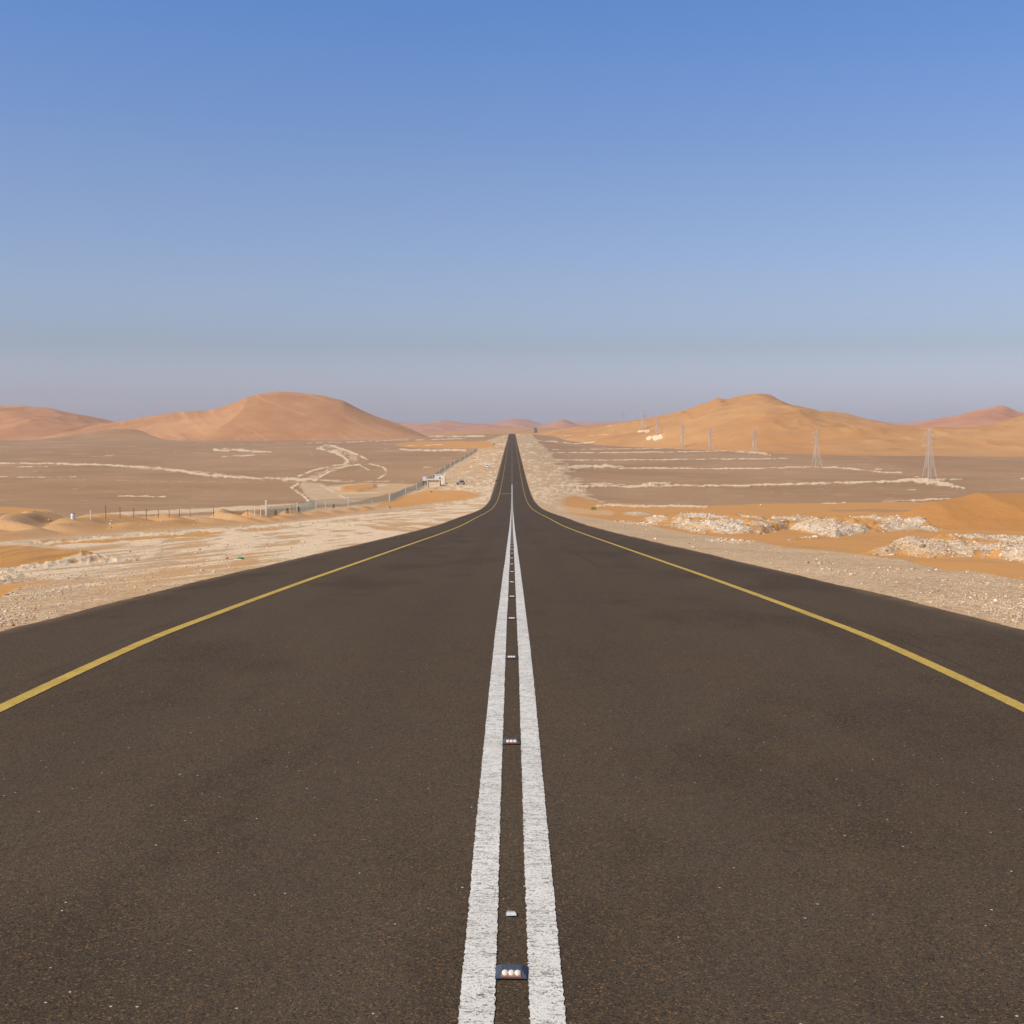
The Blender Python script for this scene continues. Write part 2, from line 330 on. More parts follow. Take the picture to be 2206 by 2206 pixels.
def ground(x, y):
    z = ZM(x, y)
    return z + paint(x, y, z)[3]

# ------------------------------------------------------------------ material helpers
class NT:
    def __init__(s, name):
        s.m = bpy.data.materials.new(name); s.m.use_nodes = True
        s.t = s.m.node_tree; s.t.nodes.clear()
        s.out = s.n('ShaderNodeOutputMaterial'); s.b = s.n('ShaderNodeBsdfPrincipled')
        s.t.links.new(s.b.outputs[0], s.out.inputs[0])
        s.b.inputs['Roughness'].default_value = .9
        s.b.inputs['Specular IOR Level'].default_value = .2
    def n(s, t, **k):
        o = s.t.nodes.new(t)
        for a, b in k.items(): setattr(o, a, b)
        return o
    def l(s, a, b): s.t.links.new(a, b)
    def obj(s):
        return s.n('ShaderNodeTexCoord').outputs['Object']
    def noise(s, scale, det=3, rough=.55, vec=None, st=None):
        v = vec or s.obj()
        if st:
            mp = s.n('ShaderNodeMapping'); mp.inputs['Scale'].default_value = st[:3]
            if len(st) > 3: mp.inputs['Rotation'].default_value = (0, 0, st[3])
            s.l(v, mp.inputs[0]); v = mp.outputs[0]
        o = s.n('ShaderNodeTexNoise'); o.inputs['Scale'].default_value = scale; o.inputs['Detail'].default_value = det; o.inputs['Roughness'].default_value = rough
        s.l(v, o.inputs['Vector']); return o.outputs[0]
    def vor(s, scale, out='Distance', feat='F1', vec=None):
        o = s.n('ShaderNodeTexVoronoi', feature=feat); o.inputs['Scale'].default_value = scale
        s.l(vec or s.obj(), o.inputs['Vector']); return o.outputs[out]
    def mr(s, v, a, b, c=0., d=1., smooth=True):
        o = s.n('ShaderNodeMapRange'); o.interpolation_type = 'SMOOTHSTEP' if smooth else 'LINEAR'
        s.l(v, o.inputs[0])
        for i, q in enumerate((a, b, c, d)): o.inputs[i + 1].default_value = q
        return o.outputs[0]
    def mix(s, f, a, b, mode='MIX'):
        o = s.n('ShaderNodeMix', data_type='RGBA', blend_type=mode)
        for v, i in ((f, 0), (a, 6), (b, 7)):
            if hasattr(v, 'is_linked'): s.l(v, o.inputs[i])
            else: o.inputs[i].default_value = v if i == 0 else (*v, 1)
        return o.outputs[2]
    def ma(s, op, a, b=0.):
        o = s.n('ShaderNodeMath', operation=op)
        for v, i in ((a, 0), (b, 1)):
            if hasattr(v, 'is_linked'): s.l(v, o.inputs[i])
            else: o.inputs[i].default_value = v
        return o.outputs[0]
    def attr(s, name):
        return s.n('ShaderNodeAttribute', attribute_name=name)
    def col(s, c): s.l(c, s.b.inputs['Base Color']); return s
    def bump(s, h, dist=.02, st=1.0):
        o = s.n('ShaderNodeBump'); o.inputs['Distance'].default_value = dist; o.inputs['Strength'].default_value = st
        s.l(h, o.inputs['Height']); s.l(o.outputs[0], s.b.inputs['Normal'])

def plain_mat(name, c, rough=.7, var=.12, scale=4, metal=0.):
    k = NT(name)
    k.b.inputs['Roughness'].default_value = rough; k.b.inputs['Metallic'].default_value = metal
    n = k.noise(scale, 4)
    k.col(k.mix(n, tuple(v * (1 - var) for v in c), tuple(min(1, v * (1 + var)) for v in c)))
    return k.m

CH_A, CH_B = (.74, .575, .385), (.59, .43, .27)
SAND_A, SAND_B = (.55, .272, .080), (.47, .240, .078)
GRAV_A, GRAV_B = (.45, .285, .140), (.54, .365, .190)
PLAIN_A, PLAIN_B = (.315, .186, .090), (.37, .226, .114)

def desert_material():
    k = NT('desert_surface')
    at = k.attr('surface'); sp = k.n('ShaderNodeSeparateColor'); k.l(at.outputs['Color'], sp.inputs[0])
    ch, sa, gr = sp.outputs[0], sp.outputs[1], sp.outputs[2]; gy = at.outputs['Alpha']
    big = k.noise(.02, 4); mid = k.noise(.25, 4, .6); fin = k.noise(2.2, 4, .7); fine = k.noise(14, 3, .7)
    strt = k.noise(1.0, 4, .65, st=(.6, .06, .6, R(12)))
    brk = k.ma('ADD', k.ma('MULTIPLY', k.ma('SUBTRACT', fin, .5), .8), k.ma('MULTIPLY', k.ma('SUBTRACT', mid, .5), .35))
    plain = k.mix(k.mr(big, .35, .65), PLAIN_A, PLAIN_B)
    plain = k.mix(k.mr(fin, .3, .75, 0, .4), plain, (.27, .16, .083))
    plain = k.mix(k.mr(k.noise(.008, 4, .6, st=(1, .4, 1)), .42, .62, 0, .45), plain, (.42, .265, .150))
    gravel = k.mix(k.mr(mid, .35, .65), GRAV_A, GRAV_B)
    vc = k.vor(9, 'Color'); vsep = k.n('ShaderNodeSeparateColor'); k.l(vc, vsep.inputs[0])
    gravel = k.mix(k.mr(vsep.outputs[0], .55, .95, 0, .55), gravel, (.62, .49, .34))
    gravel = k.mix(k.mr(vsep.outputs[1], .72, .95, 0, .6), gravel, (.22, .155, .11))
    vc2 = k.vor(28, 'Color'); vs2 = k.n('ShaderNodeSeparateColor'); k.l(vc2, vs2.inputs[0])
    gravel = k.mix(k.mr(vs2.outputs[0], .6, .95, 0, .5), gravel, (.66, .53, .38))
    gravel = k.mix(k.mr(vs2.outputs[1], .7, .95, 0, .5), gravel, (.25, .18, .13))
    sand = k.mix(k.mr(mid, .3, .7), SAND_A, SAND_B)
    sand = k.mix(k.mr(strt, .5, .8, 0, .45), sand, (.50, .31, .15))
    chalk = k.mix(k.mr(fin, .35, .7), CH_A, CH_B)
    chalk = k.mix(k.mr(vs2.outputs[2], .75, .97, 0, .55), chalk, (.34, .26, .19))
    chalk = k.mix(k.ma('MULTIPLY', gy, .55), chalk, k.mix(k.mr(vsep.outputs[2], .2, .8), (.28, .23, .18), (.76, .68, .58)))
    g = k.mix(k.mr(k.ma('ADD', gr, k.ma('MULTIPLY', brk, .5)), .35, .65), plain, gravel)
    g = k.mix(k.mr(k.ma('ADD', sa, k.ma('MULTIPLY', brk, .45)), .25, .75), g, sand)
    g = k.mix(k.mr(k.ma('ADD', ch, k.ma('MULTIPLY', brk, .75)), .28, .72), g, chalk)
    k.col(g)
    hgt = k.ma('ADD', k.ma('MULTIPLY', fin, 1.0), k.ma('MULTIPLY', k.ma('SUBTRACT', 1.0, k.vor(9)), .35))
    hgt = k.ma('MULTIPLY', k.ma('SUBTRACT', k.ma('ADD', hgt, k.ma('MULTIPLY', fine, .3)), .85), k.ma('ADD', .12, k.ma('MULTIPLY', k.ma('MAXIMUM', gr, ch), k.mr(k.ma('SUBTRACT', sa, ch), .1, .8, 1., .08))))
    k.bump(hgt, .035, .8)
    return k.m

def dune_material(name, a, b, streaks=0.0, brown=False):
    k = NT(name)
    big = k.noise(.006, 5, .6); mid = k.noise(.03, 5, .6, st=(1, .5, 2.5)); strk = k.noise(.05, 5, .7, st=(.35, .35, 3.0))
    c = k.mix(k.mr(big, .35, .65), a, b)
    c = k.mix(k.mr(mid, .50, .72, 0, .28), c, (a[0] * .92, a[1] * .78, a[2] * .66))
    c = k.mix(k.mr(k.noise(.016, 5, .7, st=(.6, 1, 4)), .52, .68, 0, .25), c, (b[0] * 1.02, b[1] * 1.12, b[2] * 1.05))
    c = k.mix(k.mr(mid, .5, .25, 0, .35), c, tuple(min(1, v * 1.12) for v in b))
    if streaks:
        tc = k.n('ShaderNodeSeparateXYZ'); k.l(k.obj(), tc.inputs[0])
        q = k.ma('ADD', tc.outputs[2], k.ma('MULTIPLY', tc.outputs[0], .36)); q = k.ma('ADD', q, k.ma('MULTIPLY', k.noise(.012, 3), 14.0)); cb = k.n('ShaderNodeCombineXYZ')
        k.l(k.ma('MULTIPLY', q, .16), cb.inputs[0]); k.l(k.ma('MULTIPLY', tc.outputs[0], .006), cb.inputs[1])
        s_ = k.noise(1.0, 4, .65, vec=cb.outputs[0])
        c = k.mix(k.mr(s_, .52, .72, 0, streaks), c, tuple(min(1, v * 1.3) for v in b))
        c = k.mix(k.mr(s_, .45, .3, 0, streaks), c, tuple(v * .85 for v in a))
    at = k.attr('surface'); sp = k.n('ShaderNodeSeparateColor'); k.l(at.outputs['Color'], sp.inputs[0])
    fin = k.noise(.12, 4, .6)
    c = k.mix(k.mr(k.ma('ADD', sp.outputs[0], k.ma('SUBTRACT', fin, .5)), .3, .7), c, CH_A)
    c = k.mix(k.mr(k.ma('ADD', sp.outputs[2], k.ma('MULTIPLY', k.ma('SUBTRACT', fin, .5), .6)), .3, .7), c, PLAIN_B)
    k.col(c)
    k.bump(k.noise(.35, 4, .6, st=(1, .6, 1)), 1.0, .35)
    return k.m

# ------------------------------------------------------------------ mesh helpers
def tag(o, label=None, cat=None, group=None, kind=None):
    if label: o['label'] = label
    if cat: o['category'] = cat
    if group: o['group'] = group
    if kind: o['kind'] = kind
    return o

def grid_mesh(name, X, Y, Z, mat, attrs=None, smooth=True):
    nr, nc = X.shape
    me = bpy.data.meshes.new(name)
    n = nr * nc
    co = np.empty((n, 3), np.float32); co[:, 0] = X.ravel(); co[:, 1] = Y.ravel(); co[:, 2] = Z.ravel()
    i = (np.arange(nr - 1)[:, None] * nc + np.arange(nc - 1)[None, :]).ravel()
    q = np.stack([i, i + 1, i + nc + 1, i + nc], 1).astype(np.int32)
    me.vertices.add(n); me.vertices.foreach_set('co', co.ravel())
    me.loops.add(q.size); me.loops.foreach_set('vertex_index', q.ravel())
    me.polygons.add(len(q)); me.polygons.foreach_set('loop_start', np.arange(0, q.size, 4, dtype=np.int32))
    me.polygons.foreach_set('use_smooth', np.full(len(q), smooth))
    me.update(calc_edges=True)
    if attrs is not None:
        a = me.attributes.new('surface', 'FLOAT_COLOR', 'POINT'); a.data.foreach_set('color', attrs.astype(np.float32).ravel())
    me.materials.append(mat)
    o = bpy.data.objects.new(name, me); C.objects.link(o)
    return o

class MB:
    def __init__(s): s.v = []; s.f = []; s.mi = []
    def add(s, v, f, mi=0):
        o = len(s.v); s.v += [tuple(p) for p in v]; s.f += [tuple(i + o for i in q) for q in f]; s.mi += [mi] * len(f)
    def box(s, x0, x1, y0, y1, z0, z1, tx=0, ty=0, mi=0):
        v = [(x0, y0, z0), (x1, y0, z0), (x1, y1, z0), (x0, y1, z0), (x0 + tx, y0 + ty, z1), (x1 - tx, y0 + ty, z1), (x1 - tx, y1 - ty, z1), (x0 + tx, y1 - ty, z1)]
        s.add(v, [(0, 3, 2, 1), (4, 5, 6, 7), (0, 1, 5, 4), (1, 2, 6, 5), (2, 3, 7, 6), (3, 0, 4, 7)], mi)
    def bar(s, a, b, r, n=4, r2=None, mi=0):
        a = Vector(a); b = Vector(b); d = (b - a).normalized()
        u = d.orthogonal().normalized(); w_ = d.cross(u); r2 = r if r2 is None else r2
        v = [a + (u * math.cos(t) + w_ * math.sin(t)) * r for t in [2 * math.pi * k / n for k in range(n)]] + [b + (u * math.cos(t) + w_ * math.sin(t)) * r2 for t in [2 * math.pi * k / n for k in range(n)]]
        f = [(k, (k + 1) % n, n + (k + 1) % n, n + k) for k in range(n)] + [tuple(range(n - 1, -1, -1)), tuple(range(n, 2 * n))]
        s.add(v, f, mi)
    def prism(s, prof, y0, y1, mi=0):
        """profile in x,z extruded along y"""
        n = len(prof); v = [(x, y0, z) for x, z in prof] + [(x, y1, z) for x, z in prof]
        s.add(v, [tuple(range(n)), tuple(range(2 * n - 1, n - 1, -1))] + [(k, n + k, n + (k + 1) % n, (k + 1) % n) for k in range(n)], mi)
    def build(s, name, mat, parent=None, loc=None, smooth=False, bevel=0):
        me = bpy.data.meshes.new(name); me.from_pydata(s.v, [], s.f); me.update()
        bm = bmesh.new(); bm.from_mesh(me)
        if bevel: bmesh.ops.bevel(bm, geom=bm.edges[:], offset=bevel, segments=2, affect='EDGES')
        bmesh.ops.recalc_face_normals(bm, faces=bm.faces[:]); bm.to_mesh(me); bm.free()
        for m in (mat if isinstance(mat, list) else [mat]): me.materials.append(m)
        if isinstance(mat, list) and not bevel: me.polygons.foreach_set('material_index', s.mi)
        if smooth: me.polygons.foreach_set('use_smooth', [True] * len(me.polygons))
        o = bpy.data.objects.new(name, me); C.objects.link(o); o.parent = parent
        if loc: o.location = loc
        return o

def empty(name, loc, rz=0, label=None, cat=None, group=None):
    o = bpy.data.objects.new(name, None); C.objects.link(o); o.location = loc; o.rotation_euler = (0, 0, rz); o.empty_display_size = .2
    return tag(o, label, cat, group)

def dup(root, loc, rz=0, sc_=1.0, label=None, group=None):
    r = root.copy(); C.objects.link(r); r.location = loc; r.rotation_euler = (0, 0, rz); r.scale = (sc_, sc_, sc_)
    if label: r['label'] = label
    if group: r['group'] = group
    for ch in list(root.children):
        c = ch.copy(); C.objects.link(c); c.parent = r
        for g in ch.children:
            d = g.copy(); C.objects.link(d); d.parent = c
    return r

# ------------------------------------------------------------------ the desert floor
sd = np.linspace(-.425, .425, 1150)
so = .425 * 1.055 ** np.arange(1, 48)
S = np.concatenate([-so[::-1], sd, so])
YY = np.repeat(ROWS[:, None], len(S), 1)
XX = np.clip(S[None, :] * (np.abs(ROWS)[:, None] + 12), -9000, 9000)
XX = XX + (S[None, :] * .001)
ZB = ZM(XX, YY)
chalk, sand, grav, hb, grey = paint(XX, YY, ZB)
M_desert = desert_material()
g = grid_mesh('desert_ground', XX, YY, ZB + hb, M_desert, np.stack([chalk, sand, grav, grey], -1))
tag(g, kind='structure')
del chalk, sand, grav, grey

# ------------------------------------------------------------------ dunes
DUNES = []
def make_dune(name, sky_pts, crest, foot, back, mat, prof=lambda t: t, tents=(), amp=3.0, nscale=120, base=None, paintf=None, xr=None, step=None, rowstep=7.0, sink=1.5):
    X0, X1 = xr
    X = np.arange(X0, X1, step or 1.8)
    cx, cy = zip(*crest); fx, fy = zip(*foot); kx, ky = zip(*sky_pts)
    gx_ = np.arange(X0 - 120, X1 + 120, 1.0)
    def smooth(px0, py0, sg):
        v = np.interp(gx_, px0, py0); k_ = np.exp(-.5 * (np.arange(-3 * sg, 3 * sg + 1) / sg) ** 2); k_ /= k_.sum()
        return np.convolve(np.pad(v, 3 * sg, mode='edge'), k_, 'valid')
    SKY_, CR_, FT_ = smooth(kx, ky, 3), smooth(cx, cy, 38), smooth(fx, fy, 38)
    SKB_ = smooth(kx, ky, 26)
    def hgt(Xp, y):
        x = (Xp - CX) * y / F
        yc = np.interp(Xp, gx_, CR_); yf = np.interp(Xp, gx_, FT_)
        bs = ZM(x, y) if base is None else base
        bc = ZM((Xp - CX) * yc / F, yc) if base is None else base
        t = (y - yf) / (yc - yf); wk = ss(.35, 1, t)
        zt = -(np.interp(Xp, gx_, SKY_) * wk + np.interp(Xp, gx_, SKB_) * (1 - wk) - HY) * yc / F
        H = zt - bc
        p = np.where(t <= 1, prof(np.clip(t, 0, 1)), .5 + .5 * np.cos(np.pi * np.clip((y - yc) / back, 0, 1)))
        p = np.where(t < 0, 0, p)
        fade = np.clip(4 * p * (1 - p), 0, 1) * (t < 1)
        z = bs - sink + (H + sink) * p
        if amp:
            r = 1 - np.abs(2 * fbm(x / nscale, y / (nscale * 1.3), 3, 7) - 1)
            z = z + amp * (r ** 2.5 - .45) * fade + amp * .5 * (fbm(x / (nscale * .4), y / (nscale * .5), 2, 70) - .5) * fade
        for pts, A, wl, wr in tents:
            best = np.full(x.shape, 1e9); sgn = np.ones(x.shape); tt = np.zeros(x.shape); n = len(pts) - 1
            w3 = [((a - CX) * b / F, b) for a, b in pts]
            for i, ((ax, ay), (bx, by)) in enumerate(zip(w3[:-1], w3[1:])):
                dx, dy = bx - ax, by - ay
                q = np.clip(((x - ax) * dx + (y - ay) * dy) / (dx * dx + dy * dy), 0, 1)
                d = np.hypot(x - ax - q * dx, y - ay - q * dy); s_ = dx * (y - ay) - dy * (x - ax)
                m = d < best
                best = np.where(m, d, best); sgn = np.where(m, s_, sgn); tt = np.where(m, (i + q) / n, tt)
            wv = np.where(sgn > 0, wl, wr)
            z = z + A * np.exp(-best / wv) * np.sin(np.pi * np.clip(tt * .96 + .04, 0, 1)) ** .5 * np.clip(fade * 2, 0, 1)
        return x, z, t
    ymin, ymax = min(fy), max(cy) + back
    ys = np.arange(ymin - 5 * rowstep if ymin > 500 else ymin, ymax, rowstep)
    XP, YP = np.meshgrid(X, ys)
    x, z, t = hgt(XP, YP)
    att = np.zeros(x.shape + (4,))
    if paintf is not None: att = paintf(*px(x, YP, z), x, YP)
    o = grid_mesh(name, x, YP, z, mat, att)
    tag(o, kind='structure')
    DUNES.append((X0, X1, ymin, ymax, hgt))
    return o

sstep = lambda t: t * t * (3 - 2 * t)
mixp = lambda a: (lambda t: a * t + (1 - a) * sstep(t))
DA, DB = (.41, .200, .088), (.50, .265, .125)
M_left = dune_material('dune_sand_left', DA, DB, streaks=.5)
M_farleft = dune_material('dune_sand_far_left', (.40, .190, .088), (.49, .255, .120))
M_right = dune_material('dune_sand_right', (.445, .224, .084), (.500, .276, .112))
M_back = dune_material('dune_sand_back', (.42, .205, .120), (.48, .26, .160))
M_grey = dune_material('gravel_mound', PLAIN_A, PLAIN_B)
M_near = dune_material('dune_sand_near', (.47, .215, .058), (.46, .225, .070))

# great dune left of the road
make_dune('sand_dune', [(-60, 960), (60, 938), (150, 925), (245, 910), (290, 902), (340, 893), (400, 886), (450, 884), (480, 876), (515, 864), (530, 856), (560, 848), (600, 843), (650, 846), (700, 853), (740, 863), (780, 884), (810, 897), (850, 910), (880, 922), (910, 936), (940, 952)],
          [(-60, 2550), (500, 2450), (940, 2420)], [(-60, 2080), (500, 2120), (700, 2150), (940, 2230)], 420, M_left, mixp(.55),
          tents=[([(524, 2400), (534, 2350), (522, 2290), (495, 2230), (440, 2150)], 16, 60, 80)], amp=1.2, nscale=150, xr=(-60, 945), base=-23)
def pf_left(X, Y, x, y):
    a = np.zeros(X.shape + (4,)); return a
make_dune('sand_dune', [(-900, 900), (-500, 870), (-200, 880), (0, 875), (40, 875), (80, 878), (115, 884), (150, 892), (200, 903), (245, 910), (300, 925), (400, 960)],
          [(-900, 2900), (400, 2950)], [(-900, 2250), (0, 2180), (400, 2300)], 500, M_farleft, mixp(.3),
          tents=[([(60, 2900), (95, 2800), (140, 2650), (60, 2450), (-40, 2300)], 9, 120, 60), ([(122, 2900), (190, 2850), (245, 2800)], 7, 25, 60), ([(-150, 2850), (20, 2600), (170, 2400)], 8, 110, 70)], amp=9, nscale=130, xr=(-900, 400), base=-23, step=3)
make_dune('gravel_mound', [(60, 949), (130, 941), (180, 934), (220, 927), (250, 924), (290, 925), (330, 933), (380, 943), (430, 949)], [(60, 2260), (430, 2260)], [(60, 2080), (430, 2080)], 120, M_grey, sstep, amp=0, xr=(50, 440), base=-23, step=3, sink=.6)
# hazy ranges at the far end of the road
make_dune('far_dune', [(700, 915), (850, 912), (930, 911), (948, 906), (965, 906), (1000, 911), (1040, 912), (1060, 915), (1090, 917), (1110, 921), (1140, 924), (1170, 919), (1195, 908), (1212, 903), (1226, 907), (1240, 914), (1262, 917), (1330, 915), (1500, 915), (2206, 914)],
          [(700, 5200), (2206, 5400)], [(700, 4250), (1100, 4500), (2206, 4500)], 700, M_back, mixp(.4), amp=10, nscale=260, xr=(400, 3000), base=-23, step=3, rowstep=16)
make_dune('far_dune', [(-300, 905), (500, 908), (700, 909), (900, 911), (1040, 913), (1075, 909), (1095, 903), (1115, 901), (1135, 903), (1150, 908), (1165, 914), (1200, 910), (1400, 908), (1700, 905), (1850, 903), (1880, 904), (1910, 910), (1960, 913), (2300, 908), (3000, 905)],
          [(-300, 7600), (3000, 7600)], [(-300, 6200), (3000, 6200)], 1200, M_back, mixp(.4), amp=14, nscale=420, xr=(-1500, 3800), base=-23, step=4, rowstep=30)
# range right of the road
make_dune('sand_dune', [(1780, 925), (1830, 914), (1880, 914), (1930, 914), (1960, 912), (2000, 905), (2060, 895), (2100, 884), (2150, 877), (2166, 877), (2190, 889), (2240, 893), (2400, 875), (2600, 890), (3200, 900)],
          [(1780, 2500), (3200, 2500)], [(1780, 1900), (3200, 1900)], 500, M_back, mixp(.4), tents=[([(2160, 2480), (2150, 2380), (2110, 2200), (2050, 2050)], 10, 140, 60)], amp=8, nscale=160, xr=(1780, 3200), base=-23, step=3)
def pf_right(X, Y, x, y):
    a = np.zeros(X.shape + (4,)); j = (fbm(X / 9, Y / 4, 2, 3) - .5) * 5
    a[..., 0] = np.maximum.reduce([streak(X, Y + j, [(1372, 929), (1400, 929)], 4.5, 1, 4), streak(X, Y + j, [(1390, 942), (1412, 943), (1430, 941)], 6, 1, 6), streak(X, Y + j * .5, [(1195, 957), (1240, 954), (1290, 952)], 1.6, .8),
                                   streak(X, Y + j * .4, [(1262, 938), (1330, 935)], 1.2, .6), streak(X, Y + j * .4, [(1300, 919), (1325, 917)], 1.2, .6), streak(X, Y + j * .4, [(1200, 940), (1240, 938)], 1.2, .6), streak(X, Y + j * .4, [(1412, 966), (1424, 966)], 1.6, .9, 3)])
    a[..., 2] = np.maximum.reduce([streak(X, Y, [(1850, 971), (1895, 971)], 2.0, .8), streak(X, Y, [(1905, 968), (1950, 968)], 3, .8), streak(X, Y, [(1830, 980), (1900, 981)], 1.8, .8), streak(X, Y, [(1660, 973), (1710, 973)], 2, .5), streak(X, Y, [(1720, 977), (1780, 977)], 1.5, .8), streak(X, Y, [(1980, 982), (2050, 983)], 1.5, .7)])
    return a
make_dune('sand_dune', [(1120, 938), (1150, 933), (1180, 929), (1200, 925), (1250, 919), (1290, 917), (1330, 911), (1390, 901), (1414, 898), (1422, 895), (1450, 893), (1480, 890), (1520, 877), (1534, 869), (1545, 862), (1556, 868), (1568, 874), (1590, 867), (1600, 863), (1615, 860), (1640, 860), (1655, 864), (1670, 873), (1685, 880), (1700, 886), (1720, 888), (1750, 891), (1768, 898), (1790, 897), (1830, 903), (1860, 912), (1900, 921), (1960, 924), (2050, 922), (2100, 920), (2130, 914), (2170, 904), (2206, 894), (2300, 880), (2500, 890), (3200, 905)],
          [(1120, 2300), (1400, 2000), (1600, 1900), (1900, 1650), (2206, 1500), (3200, 1500)], [(1120, 1950), (1200, 1650), (1280, 1480), (1480, 1300), (1640, 1090), (1760, 1010), (1900, 960), (2206, 950), (3200, 950)], 500, M_right, mixp(.75),
          tents=[([(1652, 1790), (1664, 1680), (1690, 1520), (1735, 1350), (1800, 1200)], 15, 80, 150), ([(1545, 1890), (1500, 1750), (1440, 1620)], 6, 60, 60), ([(1590, 1800), (1560, 1600), (1500, 1420)], 7, 80, 90), ([(1800, 1650), (1880, 1450), (1960, 1300)], 6, 90, 60), ([(1400, 1900), (1350, 1750), (1280, 1620)], 5, 80, 80),
                 ([(2230, 1380), (2110, 1310), (2000, 1220)], 4, 60, 45), ([(2260, 1200), (2120, 1160), (2020, 1110)], 3, 50, 30), ([(1950, 1300), (1850, 1220), (1760, 1180)], 4, 60, 40), ([(2080, 1060), (1950, 1050), (1850, 1070)], 2.5, 35, 30), ([(2230, 1290), (2120, 1250), (2000, 1180), (1930, 1130)], 3.5, 20, 50), ([(2040, 1330), (1960, 1260), (1870, 1230), (1780, 1260)], 5, 25, 50), ([(1950, 1180), (1850, 1130), (1760, 1120)], 4, 22, 40), ([(1560, 1500), (1480, 1440), (1380, 1470)], 5, 30, 60), ([(1440, 1700), (1370, 1640), (1290, 1650)], 5, 30, 60), ([(1760, 1500), (1700, 1380), (1620, 1300)], 6, 30, 60)],
          amp=2.8, nscale=50, xr=(1120, 3200), base=-23, paintf=pf_right, step=2.0, rowstep=6)
# near dune at the right edge
make_dune('sand_dune', [(1900, 1124), (1940, 1110), (1960, 1101), (1994, 1088), (2050, 1074), (2100, 1066), (2160, 1062), (2206, 1062), (2300, 1066), (2500, 1075), (2900, 1110)],
          [(1900, 112), (2100, 132), (2206, 140), (2900, 140)], [(1900, 99), (2100, 94), (2206, 90), (2900, 85)], 45, M_near, mixp(.4),
          tents=[([(2100, 128), (2115, 122), (2150, 114), (2230, 106)], .75, 10, 3.0), ([(1990, 122), (2030, 112), (2060, 103)], .45, 3, 4)], amp=.12, nscale=12, xr=(1900, 2900), step=4, rowstep=.5, sink=.15)

def ZALL(x, y):
    z = ZM(x, y)
    z = z + paint(x, y, z)[3]
    X, _ = px(x, y, z)
    for X0, X1, y0, y1, hg in DUNES:
        m = (X > X0) & (X < X1) & (y > y0) & (y < y1)
        if m.any():
            zz = hg(X, y)[1]
            z = np.where(m & (zz > z), zz, z)
    return z

def hit(X, Y, y0=3.0):
    """where the line of sight through a photo point meets the land"""
    def first(ys):
        xs = (X - CX) * ys / F; zz = -(Y - HY) * ys / F
        zl = ZALL(xs, ys); k = int(np.argmax(zl >= zz))
        return k, xs, zl
    ys = np.geomspace(y0, 9000, 500)
    k, xs, zl = first(ys)
    ys = np.linspace(ys[max(k - 2, 0)], ys[min(k + 1, 499)], 160)
    k, xs, zl = first(ys)
    return float(xs[k]), float(ys[k]), float(zl[k])

